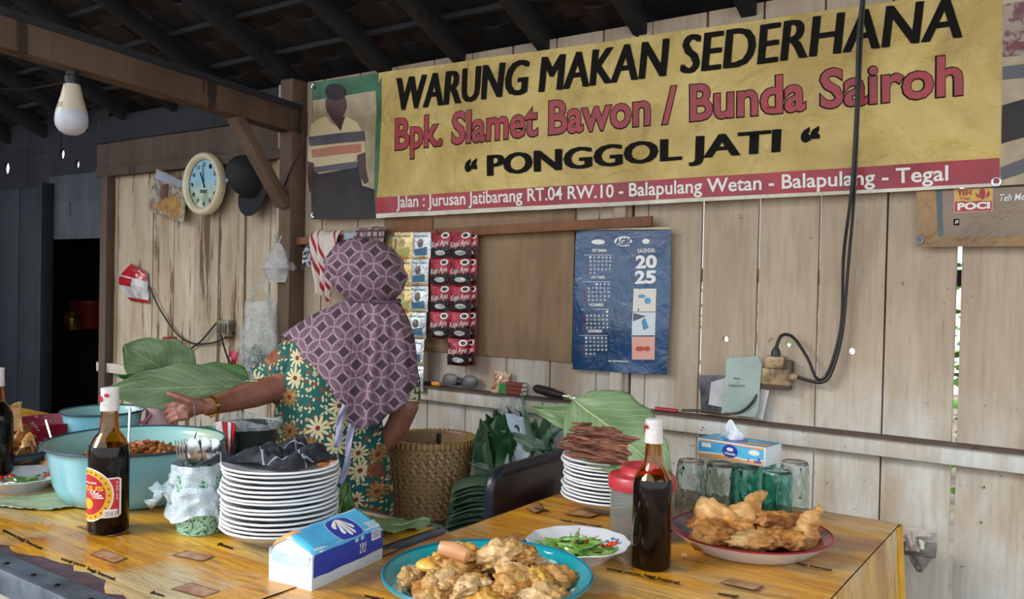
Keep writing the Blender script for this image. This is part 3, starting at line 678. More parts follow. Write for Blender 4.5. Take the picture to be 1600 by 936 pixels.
# socket box with cables at left
c = Pw(353, 513, .02); ob = thing('socket_box', 'small transparent brown socket box on the left planks', 'socket', c)
G().box((c.x, -.022, c.z), (.105, .044, .085)).build('box_body', M('yellowed_clear_plastic', '#8a8068', '#5e543f', 30, rough=.3), ob, bevel=.008)
for dx in (-.022, .022): G().box((c.x+dx, -.047, c.z), (.028, .006, .05)).build('switch', M('dark_socket_part', '#4e483c', rough=.5), ob, bevel=.002)
def cable(pts, r, label, y=.02, name='cable', sm=6):
    P = [Pw(a, b, (c_[0] if c_ else y)) for a, b, *c_ in pts]; out = []
    for i in range(len(P)-1):
        p0, p1, p2, p3 = P[max(i-1, 0)], P[i], P[i+1], P[min(i+2, len(P)-1)]
        for k in range(sm):
            t = k/sm; out.append(.5*((2*p1)+(p2-p0)*t+(2*p0-5*p1+4*p2-p3)*t*t+(3*p1-p0-3*p2+p3)*t**3))
    out.append(P[-1]); return G().tube(out, r, 6).build(name, WIRE, label=label, cat='cable', loc=P[0])
cable([(234, 448), (248, 480), (275, 520), (300, 536), (330, 536), (352, 528), (366, 520)], .0045, 'thin black cable looping across the left planks to the socket box')
cable([(288, 572, .06), (296, 548), (315, 532), (338, 505), (345, 500)], .0045, 'black cable rising from behind the leaves to the socket box')
cable([(343, 502, .03), (347, 530, .05), (356, 560, .1), (365, 575, .12)], .0045, 'short black cable hanging from the socket box')
cable([(404, 268), (425, 290), (436, 318), (444, 350), (452, 372, .07)], .004, 'black cord tied round the brace beside the cap', .06)
cable([(470, 196, .11), (474, 225, .11), (456, 262, .11), (440, 300, .09)], .004, 'black cord hanging down the post', .11)
# power socket and its black cables
c = Pw(1212, 583, .03); k = 2.75/F
sk = thing('wall_outlet', 'grimy cream wall socket with plugs under the hanging cables', 'socket', c)
CRM = M('grimy_cream_plastic', '#b09470', '#6a5238', 25, rough=.5, bump=.2)
def bx(px, py, w_, h_, d, y): p = Pw(px, py, y); return (p, (w_*k, d, h_*k))
g = G(); g.box(*bx(1211, 588, 52, 26, .035, .03)); g.build('socket_body', CRM, sk, bevel=.005)
g = G(); g.box(*bx(1212, 566, 30, 20, .04, .035)); g.build('plug_adapter', CRM, sk, bevel=.006)
g = G(); g.box(*bx(1226, 578, 26, 30, .03, .028)); g.build('rear_box', M('dark_grime_plastic', '#4a3c30', rough=.6), sk, bevel=.004)
g = G(); g.box(*bx(1212, 603, 48, 9, .03, .03)); g.build('base_strip', WD, sk, bevel=.003)
for a_, b_ in (((1212, 556), (1213, 542)), ((1234, 588), (1246, 589))):
    G().tube([Pw(*a_, .045), Pw((a_[0]+b_[0])/2, (a_[1]+b_[1])/2, .045), Pw(*b_, .045)], [.016, .014, .007], 12).build('plug', CRM if a_[1] > 560 else WIRE, sk)
cable([(1352, -30, .10), (1346, 60, .085), (1341, 170, .085), (1335, 300, .08), (1325, 420, .04), (1316, 520, .03), (1300, 580, .03), (1285, 597, .035), (1262, 594, .04), (1246, 589, .045)], .0055, 'black mains cable hanging over the banner, right strand')
cable([(1350, -30, .11), (1341, 60, .095), (1338, 170, .095), (1330, 300, .09), (1318, 400, .04), (1315, 500, .03), (1302, 560, .03), (1288, 590, .03), (1275, 590, .04), (1262, 560, .04), (1240, 528, .04), (1222, 524, .04), (1213, 542, .045)], .0055, 'black mains cable hanging over the banner, left strand looping up to the plug')
cable([(1190, 600, .03), (1178, 625, .05), (1160, 642, .05), (1140, 646, .045), (1105, 642, .04), (1066, 641, .04)], .0045, 'black cord from the socket lying along the ledge')
# papers tucked behind the ledge
mpq = wavefn(.006, 10, 6.0, .02)
def paper(label, pts, off, mat, texts=(), cat='paper', name='paper_sheet'):
    L = Pw(*pts[0], off); r = thing(name, label, cat, L); mpz = wavefn(.006, 10, off*100, off)
    poly_on(pxq(pts, off), mpz, 0, mat, r, .04, 'sheet')
    for s, qd in texts: text_on(s, pxq(qd, off), mpz, .001, BST3, r, .01, .04)
    return r
paper('dark framed paper tucked behind the green card on the ledge', [(1094, 586), (1134, 586), (1134, 645), (1097, 645)], .012, M('dark_card', '#3b3c44', '#6c6a70', 18, rough=.3))
paper('white crumpled paper behind the green card', [(1112, 597), (1136, 590), (1150, 640), (1108, 632)], .022, M('white_paper', '#cfcdca', '#b0aead', 9, rough=.6))
paper('white paper strip with a dark mark at the right of the green card', [(1180, 604), (1203, 610), (1193, 655), (1178, 650)], .02, M('marked_paper', '#cccac6', '#55504e', 12, rough=.6, lo=.6, hi=.64))
gc = paper('sage green wedding card standing on the ledge below the wall socket', [(1137, 560), (1185, 556), (1192, 570), (1186, 640), (1180, 652), (1128, 646), (1134, 600)], .04, M('sage_card', '#8a9c93', '#a6b4ad', 5, rough=.5),
    [('WIDIA', [(1147, 589), (1165, 590), (1165, 594), (1147, 593)]), ('dan', [(1152, 596), (1157, 596), (1157, 598), (1152, 598)]), ('HARYONO', [(1141, 600), (1166, 601), (1166, 605), (1141, 604)])], 'card', 'wedding_card')
# things on the ledge
LEDZ = .907
def led(px, py=0, dy=-.03):
    p = Pw(px, 640, -dy if dy < 0 else dy); return V((p.x, dy, LEDZ))
c = led(717); sg = thing('sunglasses', 'dark sunglasses folded on the ledge below the sachets', 'sunglasses', c)
DARKG = M('dark_lens', '#241d20', rough=.4)
for dx in (-.052, .052): G().lathe([(0, -.001), (.038, -.001), (.041, 0), (.038, .001), (0, .001)], 24, (0, 0, 0), wob=lambda a, r, z: 1-.34*math.sin(a)**2).build('lens', DARKG, sg, world=False).location = (dx, 0, .032)
for o in [o for o in COL.objects if o.parent == sg]: o.rotation_euler = (pi/2-.25, 0, 0)
G().tube([c+V((-.014, 0, .038)), c+V((0, -.002, .044)), c+V((.014, 0, .038))], .0025, 6).build('bridge', DARKG, sg)
for dx in (-.09, .09): G().tube([c+V((dx, 0, .036)), c+V((dx*.9, .012, .03)), c+V((-dx*.4, .02, .012))], .002, 6).build('temple', DARKG, sg)
c = led(676); G().beam(c+V((-.16, 0, .008)), c+V((-.02, 0, .008)), .006, .006).beam(c+V((-.16, .01, .012)), c+V((-.01, .012, .012)), .004, .004).build('metal_skewer', STEEL, label='thin metal rods on the ledge behind the headscarf', cat='rods', loc=c)
G().box(c+V((.02, 0, .010)), (.045, .02, .016)).build('lighter', M('orange_plastic', '#d98a22', rough=.3), label='small orange piece at the end of the rods on the ledge', cat='clip', loc=c, bevel=.002)
mb = M('matchbox_red', '#7a3024', rough=.6); mw = M('matchbox_white', '#d6d0c4', rough=.6)
for k, lb in enumerate(('lowest matchbox of the stack on the ledge', 'middle matchbox of the stack on the ledge', 'topmost matchbox of the stack on the ledge')):
    p = led(806)+V((0, 0, .008+k*.0165)); t = thing('matchbox', lb, 'matchbox', p-V((0, 0, .008)), U(-.15, .15), 'matchboxes on the ledge')
    G().box((0, 0, .008), (.075, .036, .0155)).build('sleeve', mb, t, world=False, bevel=.001); G().box((.002, 0, .008), (.076, .033, .012)).build('tray', mw, t, world=False)
c = led(779); t = thing('snack_sachet', 'small clear packet of yellow snacks propped on the ledge left of the matchboxes', 'packet', c)
def pk2(u, v): return c+V(((u-.5)*.075+.012*v, -.012*math.sin(pi*u)*math.sin(pi*v)+.01*v, v*.085))
G().grid(pk2, 8, 8).build('packet_body', M('mixed_snack_print', '#c9b08a', '#a8503c', 60, rough=.25, lo=.45, hi=.55), t, solid=.003); G().grid(lambda u, v: pk2(.55+u*.45, v*.5)+V((0, -.005, 0)), 5, 5).build('green_corner', M('green_print', '#3f8a52', rough=.4), t)
a = led(835)+V((0, -.005, .036)); b = led(880)+V((0, -.01, .018)); c2 = led(935)+V((0, -.01, .006))
kn = thing('screwdriver', 'dark brown handled tool lying on the ledge above the leaf bundle', 'tool', a)
G().tube([a, a+(b-a)*.1, (a+b)/2, b], [.010, .017, .018, .013], 12).build('handle', M('dark_brown_wood', '#33221e', '#241816', 20, rough=.5), kn); G().tube([b, c2], [.004, .003], 8).build('blade', STEEL, kn)
a = led(1024)+V((0, 0, .006)); b = led(1058)+V((0, 0, .006)); G().tube([a, b], .007, 10).build('red_pen', M('red_plastic', '#9e2434', rough=.3), label='thin red pen lying on the ledge right of the leaves', cat='pen', loc=a)
# light bulb on the beam
bl = Px(112, 170, po.x+.0); top = Px(114, 98, po.x+.0)
bp = thing('light_bulb', 'unlit white bulb hanging in a black socket under the old beam', 'light bulb', top)
k = (bl-CAM).dot(FW)/F; zz0 = Px(110, 212, po.x).z; rb = 26*k*.93
hb = Px(111, 174, po.x).z-zz0
C0 = V((bl.x, bl.y, zz0))
prof = [(0, 0), (rb*.4, hb*.05), (rb*.75, hb*.19), (rb*.94, hb*.38), (rb, hb*.58), (rb*.98, hb*.82), (rb*.93, hb)]
G().lathe(prof, 32, C0).build('diffuser', M('bulb_milky', '#c3c6d2', rough=.25, sss=.2), bp, ang=80)
hw = Px(111, 135, po.x).z-zz0; ht = hw; 
sh = Px(112, 134, po.x).z-zz0
G().lathe([(rb*.93, hb), (rb*.82, hb*1.25), (rb*.66, hb*1.6), (rb*.54, hb*1.95), (rb*.48, hb*2.1), (0, hb*2.1)], 32, C0).build('bulb_neck', M('bulb_cream', '#d3c6ae', rough=.45), bp, ang=60)
zs = C0.z+hb*2.1; G().lathe([(rb*.44, zs-C0.z-.002), (rb*.44, zs-C0.z+.03), (rb*.36, zs-C0.z+.034), (rb*.36, zs-C0.z+.09), (0, zs-C0.z+.09)], 24, C0).build('lamp_socket', M('black_socket', '#1e2024', rough=.5), bp)
G().tube([V((C0.x, C0.y, zs+.08)), V((C0.x, C0.y+.01, zs+.2))], .006, 6).build('cord', WIRE, bp)
mbt = lambda a, b, l=0: C0+V((math.sin(a-.55), -math.cos(a-.55), 0))*(rb*(.93-.33*min(1, max(0, (b/hb-1)/.75)))+.002+l)+V((0, 0, b))
text_on('5 / 25', [(.95, hb*1.3), (.35, hb*1.3), (.35, hb*1.1), (.95, hb*1.1)], mbt, 0, BLACK, bp, .01)
a = Px(-30, 139, po.x); b = Px(104, 128, po.x); G().tube([a, (a+b)/2+V((0, 0, -.015)), V((b.x, b.y, b.z))], .0035, 6).build('thin_wire', WIRE, label='thin wire running left from the bulb socket', cat='cable', loc=a)
# ================================================================ tables and tableware
def tablecloth_mat(name, warm, wear):
    s = NT(name); o = s.coords(); st = s.coords(scale=(.55, 3.6, 1), rot=(0, 0, .25))
    n1 = s.noise(st, 3.5, 5, .6, .6); n2 = s.noise(o, 2.2, 4, .55, .8); n3 = s.noise(st, 14, 5, .7)
    c = s.mix(s.step(n1, .38, .62), warm, '#b87a18'); c = s.mix(s.step(n2, .52, .6+.12), c, '#8a4f1c')
    c = s.mix(s.math('MULTIPLY', s.step(s.noise(s.coords(loc=(3, 5, 0), scale=(1, 1.6, 1)), 3.2, 4, .55, .5), .52, .62), wear), c, '#b7a983')
    c = s.mix(s.math('MULTIPLY', s.step(n3, .54, .68), .6), c, '#5e3a16'); c = s.mix(s.step(s.noise(o, 60, 4, .7), .70, .74), c, '#3b2412')
    s.bump(s.math('ADD', s.noise(st, 7, 4, .6, .5), s.math('MULTIPLY', s.noise(st, 40, 3), .2)), .5, .015)
    return s.fin(c, s.math('MULTIPLY_ADD', s.noise(o, 6, 4), .5, .08), coat=.35)
CL1 = tablecloth_mat('amber_oilcloth_front', '#dea722', .8); CL2 = tablecloth_mat('amber_oilcloth', '#d69a22', .4); CLS = tablecloth_mat('amber_oilcloth_side', '#cfa52c', .7)
TZ = .75
def tmap(a, b, l=0): return V((a, b, TZ+.0008+l))
# left table
X0, X1, Y0, Y1 = -4.3, -1.315, -1.975, -1.225
lt = thing('serving_table', 'left serving table with grey metal edge under a torn amber oilcloth', 'table', ((X0+X1)/2, -1.5, 0))
G().box(((X0+X1)/2, (Y0+Y1)/2, TZ-.02), (X1-X0, Y1-Y0, .03)).build('tabletop', WD, lt)
for x, y in ((X0+.08, Y0+.08), (X1-.08, Y0+.08), (X0+.08, Y1-.08), (X1-.08, Y1-.08), (-2.8, Y0+.08), (-2.8, Y1-.08)):
    G().box((x, y, .355), (.06, .06, .71)).build('leg', WD, lt, bevel=.004)
fr = G().box(((X0+X1)/2, Y0-.012, TZ-.022), (X1-X0+.06, .02, .05)).box((X1+.012, (Y0+Y1)/2, TZ-.02), (.024, Y1-Y0+.02, .04)).box(((X1-.4), Y1+.008, TZ-.02), (.83, .018, .04)).build('metal_edge', DARKMETAL, lt, bevel=.002)
G().box(((X0+X1)/2, Y0+.008, TZ+.0005), (X1-X0+.05, .05, .004)).build('metal_edge_top', DARKMETAL, lt, bevel=.001)
for x in (-1.82, -1.71, -1.50, -1.62): G().blob((x, Y0+.002, TZ+.003), (.006, .006, .003), 2, 0).build('rivet', BLACK, lt)
G().box(((X0+X1)/2, Y0+.03, .36), (X1-X0, .02, .66)).build('front_panel', M('cream_front_panel', '#c9c5b8', '#a9a598', 4, rough=.7), lt)
# torn edge cloth
pts = []; x = X1-.004
n = 90; random.seed(5)
for i in range(n+1):
    x = X1-.0-(X1-X0)*i/n; near_ = math.exp(-((x+1.72)/.22)**2)
    pts.append((x, Y0+.028+.012*U(-1, 1)+near_*(.045+.05*abs(noise.noise(V((x*9, 0, 3)))))))
cl = pts + [(X0, Y1+.0), (X1, Y1+.0)]
st_ = thing('side_table', 'narrow side table behind the left serving table holding the jug and bucket', 'table', (-3.2, -1.08, 0))
G().box((-3.22, -1.085, TZ-.02), (2.1, .265, .03)).build('tabletop', WD, st_)
for x in (-4.2, -2.24):
    for y in (-1.19, -.98): G().box((x, y, .355), (.05, .05, .71)).build('leg', WD, st_)
poly_on([(-4.27, -1.217), (-2.17, -1.217), (-2.17, -.953), (-4.27, -.953)], lambda a, b, l=0: V((a, b, TZ+.0008)), 0, CL1, st_, .1, 'oilcloth')
poly_on(cl, lambda a, b, l=0: V((a, b, TZ+.0008+.0025*noise.noise(V((a*4, b*4, 0)))**2)), 0, CL1, lt, .08, 'oilcloth')
poly_on([(-1.95, Y0+.02), (-1.45, Y0+.02), (-1.42, Y0+.12), (-1.98, Y0+.12)], tmap, -.0004, M('brown_torn_backing', '#5b4650', '#3e3038', 14, rough=.6), lt, 0, 'torn_backing')
# right table
A0, A1, B0, B1 = -1.262, -.422, -2.25, -.45
rt_ = thing('dining_table', 'right dining table covered in wrinkled amber printed oilcloth', 'table', (-.84, -1.3, 0))
G().box(((A0+A1)/2, (B0+B1)/2, TZ-.02), (A1-A0-.004, B1-B0-.004, .03)).build('tabletop', WD, rt_)
poly_on([(A0+.001, -1.41), (A0+.001, B0), (-1.352, B0), (-1.345, -1.55), (-1.31, -1.45)], lambda a, b, l=0: V((a, b, TZ+.0045+.002*noise.noise(V((a*9, b*9, 0))))), 0, CL2, rt_, .04, 'cloth_overlap')
for x in (A0+.07, A1-.07):
    for y in (B0+.08, B1-.08): G().box((x, y, .355), (.055, .055, .71)).build('leg', WD, rt_, bevel=.004)
def wr(a, b): return .0035*max(0, noise.noise(V((a*5, b*16, 3))))
poly_on([(A0, B0), (A1, B0), (A1, B1), (A0, B1)], lambda a, b, l=0: V((a, b, TZ+.0008+wr(a, b))), 0, CL2, rt_, .03, 'oilcloth')
g = G()
g.grid(lambda u, v: V((A1+.003+.012*math.sin(u*26)*v+.02*v+.012*noise.noise(V((u*8, v*2, 0)))*v, B0+(B1-B0)*u, TZ+.0012-.34*v*(1-.05*math.sin(u*40)))), 90, 10)
g.build('cloth_side_flap', CLS, rt_, ang=180)
g = G(); g.grid(lambda u, v: V((A0+(A1-A0)*u, B1+.003+.01*math.sin(u*22)*v, TZ+.0012-.25*v)), 40, 6); g.build('cloth_back_flap', CLS, rt_, ang=180)
g = G(); g.grid(lambda u, v: V((A0-.003-.006*math.sin(u*30)*v, -1.41+(B1+1.41)*u, TZ+.0012-.03*v)), 60, 3); g.build('cloth_left_fold', CL2, rt_, ang=180)
g = G(); g.grid(lambda u, v: V((A1+.004+.022*v+.007*math.cos((u-.5)*pi), B1-.05+.06*u, TZ+.002-.33*v)), 6, 8); g.build('yellow_corner_fold', M('clean_yellow_oilcloth', '#d9a312', '#c08c10', 8, rough=.35), rt_, solid=.002, ang=180)
# printing on the cloths (kept flat)
BRP = M('brown_photo_print', '#8a5a3a', '#b08a6a', 40, rough=.35); BRL = M('photo_frame_print', '#5c3a20', rough=.4)
def tz(pts): return [(p.x, p.y) for p in (Pz(*q) for q in pts)]
for quad, tb_ in ((((118, 824), (160, 820), (206, 834), (172, 841)), lt), (((140, 868), (162, 858), (200, 874), (178, 882)), lt), (((268, 869), (292, 861), (336, 871), (316, 879)), lt), (((266, 922), (300, 911), (345, 926), (318, 936)), lt),
                  (((1124, 915), (1142, 908), (1194, 920), (1180, 927)), rt_), (((1000, 800), (1020, 792), (1040, 800), (1028, 805)), rt_), (((780, 848), (800, 838), (828, 846), (808, 851)), rt_), (((880, 806), (905, 798), (940, 806), (920, 812)), rt_), (((822, 798), (842, 787), (850, 800), (835, 805)), rt_)):
    q2 = tz(quad); c_ = (sum(p[0] for p in q2)/4, sum(p[1] for p in q2)/4)
    hz = .0045 if tb_ is rt_ else .0012
    poly_on(q2, tmap, hz, BRL, tb_, 0, 'printed_frame'); poly_on([(c_[0]+(p[0]-c_[0])*.9, c_[1]+(p[1]-c_[1])*.86) for p in q2], tmap, hz+.0003, BRP, tb_, 0, 'printed_picture')
def tt(s, quad, tb_, **k): return text_on(s, tz(quad), tmap, .0048 if tb_ is rt_ else .0014, BLACK, tb_, .035, 0, **k)
tt('panas', [(6, 828), (26, 838), (24, 843), (3, 833)], lt); tt('legi kentel', [(28, 838), (66, 856), (63, 862), (25, 844)], lt)
tt('wangi panas', [(96, 872), (134, 884), (132, 889), (93, 877)], lt); tt('legi kentel', [(138, 887), (180, 904), (177, 910), (135, 893)], lt)
tt('wangi', [(364, 862), (339, 854), (342, 848), (366, 856)], lt); tt('wangi', [(256, 936), (234, 930), (237, 924), (258, 930)], lt)
tt('wasgitel', [(570, 929), (600, 936), (596, 942), (568, 935)], lt)
tt('legi kentel', [(1008, 900), (1062, 913), (1060, 919), (1005, 906)], rt_); tt('wangi panas', [(948, 890), (1002, 900), (1000, 905), (946, 895)], rt_); tt('wangi', [(1121, 929), (1154, 934), (1152, 940), (1119, 935)], rt_)
tt('legi kentel', [(1245, 881), (1300, 893), (1298, 898), (1243, 886)], rt_); tt('sepet panas wangi', [(876, 814), (940, 824), (939, 828), (875, 818)], rt_); tt('legi kentel', [(772, 864), (812, 869), (811, 874), (770, 869)], rt_)
tt('wangi', [(835, 795), (858, 800), (857, 804), (834, 799)], rt_)
# ---------------------------------------------------------------- plates
def plate_mesh(r, h, foot=.5, wob=None):
    t = .002; p = [(0, .006), (r*foot*.8, .006), (r*foot, .007), (r*.72, h*.55), (r*.93, h*.92), (r, h), (r+.001, h-.0015), (r*.93, h*.92-.004), (r*.72, h*.55-.003), (r*foot+.004, .003), (r*foot, 0), (r*foot*.94, 0), (r*foot*.9, .003), (0, .003)]
    return G().lathe(p, 48, wob=wob)
ORD = 'bottom,second,third,fourth,fifth,sixth,seventh,eighth,ninth,tenth,eleventh,twelfth,thirteenth,fourteenth,fifteenth,sixteenth'.split(',')
RIMG = M('grey_rim_enamel', '#8e939e', rough=.3)
def stack(c, n, r, pitch, h, where, grp, seed):
    random.seed(seed); src = None
    for k in range(n):
        pos = c+V((U(-.004, .004), U(-.004, .004), .016+k*pitch)); lb = f'white enamel plate, {ORD[k]} from the bottom of the {where}' if k else f'white enamel plate at the bottom of the {where}'
        if k == n-1: lb = f'topmost white enamel plate of the {where}'
        if k == 0:
            bw_ = thing('soup_plate', 'deep cream plate at the very bottom of the '+where, 'plate', c)
            rr_ = r*.97; G().lathe([(0, .004), (.05, .004), (.055, 0), (.059, 0), (.061, .006), (rr_*.75, .016), (rr_*.96, .030), (rr_, .036), (rr_*.95, .034), (rr_*.72, .020), (.05, .009), (0, .009)], 48).build('dish', M('cream_enamel', '#c9c0ae', '#b8ae9c', 8, rough=.3), bw_, world=False)
        if src is None:
            src = thing('plate', lb, 'plate', pos, 0, grp); plate_mesh(r, h, wob=lambda a, rr, z: 1+.006*math.sin(a*14)*(rr > r*.9)).build('dish', ENAMEL_W, src, world=False)
            G().lathe([(r-.001, h+.0004), (r+.0018, h-.0002), (r+.0028, h-.002), (r+.0016, h-.0042), (r-.003, h-.0046)], 48, wob=lambda a, rr, z: 1+.006*math.sin(a*14)).build('rim', M('rim_white', '#e6e8ea', rough=.25), src, world=False)
        else: clone(src, pos, U(0, 6), lb, grp, (U(-.012, .012), U(-.012, .012)))
    return c+V((0, 0, .016+(n-1)*pitch+h))
c1 = Pz(436, 843); top1 = stack(c1, 15, .128, .0099, .026, 'tall front stack', 'plates in the tall front stack', 3)
c2 = Pz(955, 794); top2 = stack(c2, 12, .130, .0092, .026, 'stack under the brown dried bundle', 'plates in the rear stack', 4)
# black cloth crumpled on top of stack 1
s_ = NT('black_woven_scarf'); v = s_.coords(rot=(0, 0, .5)); xx, yy, zz = s_.sep(v)
l1 = s_.step(s_.math('PINGPONG', s_.math('MULTIPLY', xx, 24), 1), .94, .97); l2 = s_.step(s_.math('PINGPONG', s_.math('MULTIPLY', yy, 24), 1), .95, .98)
BKC = s_.fin(s_.mix(s_.math('MULTIPLY', s_.math('MAXIMUM', l1, l2), .75), s_.mix(s_.step(s_.noise(v, 60, 4), .5, .6), '#14161d', '#2a2e3a'), '#9aa0ac'), .85)
def cr(u, v):
    x = (u-.5)*.235+.012; y = (v-.5)*.15+.03*math.sin(u*5); z = .008+.045*abs(noise.noise(V((u*3.4, v*2.5, 5))))+.012*abs(noise.noise(V((u*9, v*7, 2))))+.014*math.exp(-((u-.45)/.18)**2)
    edge = min(u, 1-u, v, 1-v); z *= min(1, edge*9+.2); p = top1+V((-.028, -.0, .0))+_r*(x*(1+.1*math.sin(v*9))-.0)+V((0, 1, 0))*y; p.z = top1.z+z-.006; return p
G().grid(cr, 60, 34).build('black_cloth', BKC, label='crumpled black cloth with white lines on top of the tall plate stack', cat='cloth', loc=top1, solid=.0015, ang=60)
random.seed(21)
for k, (dx, dy) in enumerate(((.095, .03), (.11, -.015), (.06, .055), (-.05, .05))):
    p = top1+_r*dx+V((0, dy, -.006)); G().blob(p, (.016, .012, .006), 2, .4, 3, k).build('food_scrap', M('orange_scrap', '#c8793a', '#8a4a1c', 40, rough=.5), label='orange food scrap on the top plate, '+('right of the black cloth', 'rightmost at the rim', 'behind the cloth at right', 'behind the cloth at left')[k], cat='food', group='scraps on the top plate', loc=p)
# ---------------------------------------------------------------- bottles
AMB = clearmat('amber_glass', '#eeb055', .04, 1, 1.45); LIQ = M('dark_sauce', '#120806', rough=.09, spec=.3); CAPW = M('cap_paper_white', '#dcd8d6', '#c9c0be', 20, rough=.5, bump=.3)
LRED = M('label_red', '#b8202a', rough=.35); LYEL = M('label_yellow', '#e0a82a', rough=.35)
def bottle(loc, label, H=.315, r=.0425, liq=.60, lab=False, rz=0):
    b = thing('sauce_bottle', label, 'bottle', loc, rz); LOCAL.add(b.name)
    P = [(0, .004), (r*.85, 0), (r, .006), (r, H*.55), (r*.94, H*.60), (r*.74, H*.655), (r*.50, H*.70), (r*.44, H*.76), (r*.38, H*.90), (r*.36, H*.965), (r*.38, H*.968), (r*.38, H*.99), (0, H*.992)]
    
    G().lathe([(0, .004), (r*.85, 0), (r, .006), (r, H*.55)]+([(r*.94, H*.60)] if liq >= .6 else [])+([(r*.74, H*.655)] if liq >= .655 else [])+([(r*.48, H*.70)] if liq >= .7 else []), 40).build('full_body', LIQ, b, world=False, ang=60)
    top_ = [(r, H*.55), (r*.94, H*.60), (r*.74, H*.655), (r*.48, H*.70)]; k0 = 3 if liq >= .7 else 2 if liq >= .655 else 1
    up_ = top_[k0:]+P[7:]; G().lathe(up_+[(q-.003, z) for q, z in reversed(up_[:-2]) if q > .004], 40).build('glass_neck', AMB, b, world=False, ang=60)
    Lq = [(0, .008), (r*.8, .006), (r*.93, .012), (r*.94, H*.545)]
    for k, (q, z) in enumerate(((.885, .60), (.68, .655), (.42, .70))):
        if liq >= z: Lq.append((r*q, H*z))
    G().lathe([(Lq[-1][0], Lq[-1][1]), (0, Lq[-1][1])], 40).build('sauce_surface', LIQ, b, world=False, ang=60)
    w = lambda a, rr, z: 1+.05*math.sin(a*9)*math.sin(z*300)
    G().lathe([(r*.47, H*.84), (r*.45, H*.90), (r*.44, H*.965), (r*.45, H*.97), (r*.45, H*.995), (r*.2, H*1.0), (0, H*.998)], 24, wob=w).build('paper_cap', CAPW, b, world=False)
    mc_ = lambda a, z, l=0: V(((r*.46+.0012+l)*math.sin(a), -(r*.46+.0012+l)*math.cos(a), z))
    poly_on(circ(-.15, H*.925, .42, H*.022, 14), mc_, .0008, LRED, b, 0, 'cap_print'); poly_on(circ(.75, H*.95, .25, H*.014, 12), mc_, .0008, LRED, b, 0, 'cap_print')
    if lab:
        ml = lambda a, z, l=0: V(((r+.0008+l)*math.sin(a/r), -(r+.0008+l)*math.cos(a/r), z)); zc = H*.28
        lw, lh = .075, .052
        poly_on([(lw*a, zc-.002+lh*1.0*bb) for a, bb in ((0, -.95), (.9, -.95), (1, -.85), (1, .72), (.9, .8), (0, .8))], ml, 0, WHITE, b, .006, 'label_edge'); poly_on([(lw*a, zc-.002+lh*bb) for a, bb in ((0, -.90), (.88, -.90), (.94, -.82), (.94, .68), (.88, .74), (0, .74))], ml, .0003, LRED, b, .006, 'label_side')
        poly_on(circ(0, zc, lw*.78, lh*1.18, 40), ml, .0006, WHITE, b, .006, 'label_edge'); poly_on(circ(0, zc, lw*.74, lh*1.12, 40), ml, .0009, LYEL, b, .006, 'label_ring')
        poly_on(circ(0, zc, lw*.56, lh*.88, 36), ml, .0012, LRED, b, .006, 'label_field')
        for k in range(22):
            a = k*2*pi/22; poly_on(circ(lw*.655*math.cos(a), zc+lh*1.0*math.sin(a), .0018, .0026, 8), ml, .0015, M('label_dot', '#7a3a14', rough=.4) if k == 0 else bpy.data.materials['label_dot'], b, 0, 'label_dot')
        text_on('ORIUS', [(-lw*.5, zc+lh*.42), (lw*.5, zc+lh*.42), (lw*.5, zc+lh*.2), (-lw*.5, zc+lh*.2)], ml, .0016, LYEL, b, .04, .006); text_on('MANIS', [(-lw*.3, zc+lh*.58), (lw*.3, zc+lh*.58), (lw*.3, zc+lh*.5), (-lw*.3, zc+lh*.5)], ml, .0016, WHITE, b, .02, .006)
        poly_on(circ(0, zc-lh*.38, lw*.2, lh*.24, 16), ml, .0016, LYEL, b, .006, 'label_fruit')
        for k in range(7):
            a = .2+k*.28; poly_on([(lw*.12*math.cos(a), zc-lh*.15+.2*lh*math.sin(a)), (lw*.5*math.cos(a), zc-lh*.18+.42*lh*math.sin(a)+.002), (lw*.5*math.cos(a)+.001, zc-lh*.2+.42*lh*math.sin(a)-.001)], ml, .0016, WHITE, b, .006, 'label_leaf')
        poly_on([(lw*.5, zc-lh*.92), (lw*.88, zc-lh*.92), (lw*.88, zc-lh*.62), (lw*.5, zc-lh*.62)], ml, .0016, WHITE, b, .006, 'barcode_field')
        for k in range(9): x_ = lw*(.53+k*.038); poly_on([(x_, zc-lh*.9), (x_+.0005+.0004*(k % 3), zc-lh*.9), (x_+.0005+.0004*(k % 3), zc-lh*.7), (x_, zc-lh*.7)], ml, .0019, BLACK, b, 0, 'barcode_bar')
        text_on('620 ml', [(lw*.9, zc+lh*.6), (lw*.9, zc-.2*lh), (lw*.84, zc-.2*lh), (lw*.84, zc+lh*.6)], ml, .0012, WHITE, b, 0, 0)
    return b
bottle(Pz(169, 830), 'dark sauce bottle with a red and yellow label in front of the big basin', H=.335, r=.0445, lab=True, rz=-.02)
bottle(Pz(1017, 886), 'dark sauce bottle in front of the red lidded jar', H=.315, r=.0415, liq=.61, rz=-1.2)
bottle(Pz(-7, 752), 'dark sauce bottle cut by the left edge of the picture', H=.325, r=.044, liq=.7)
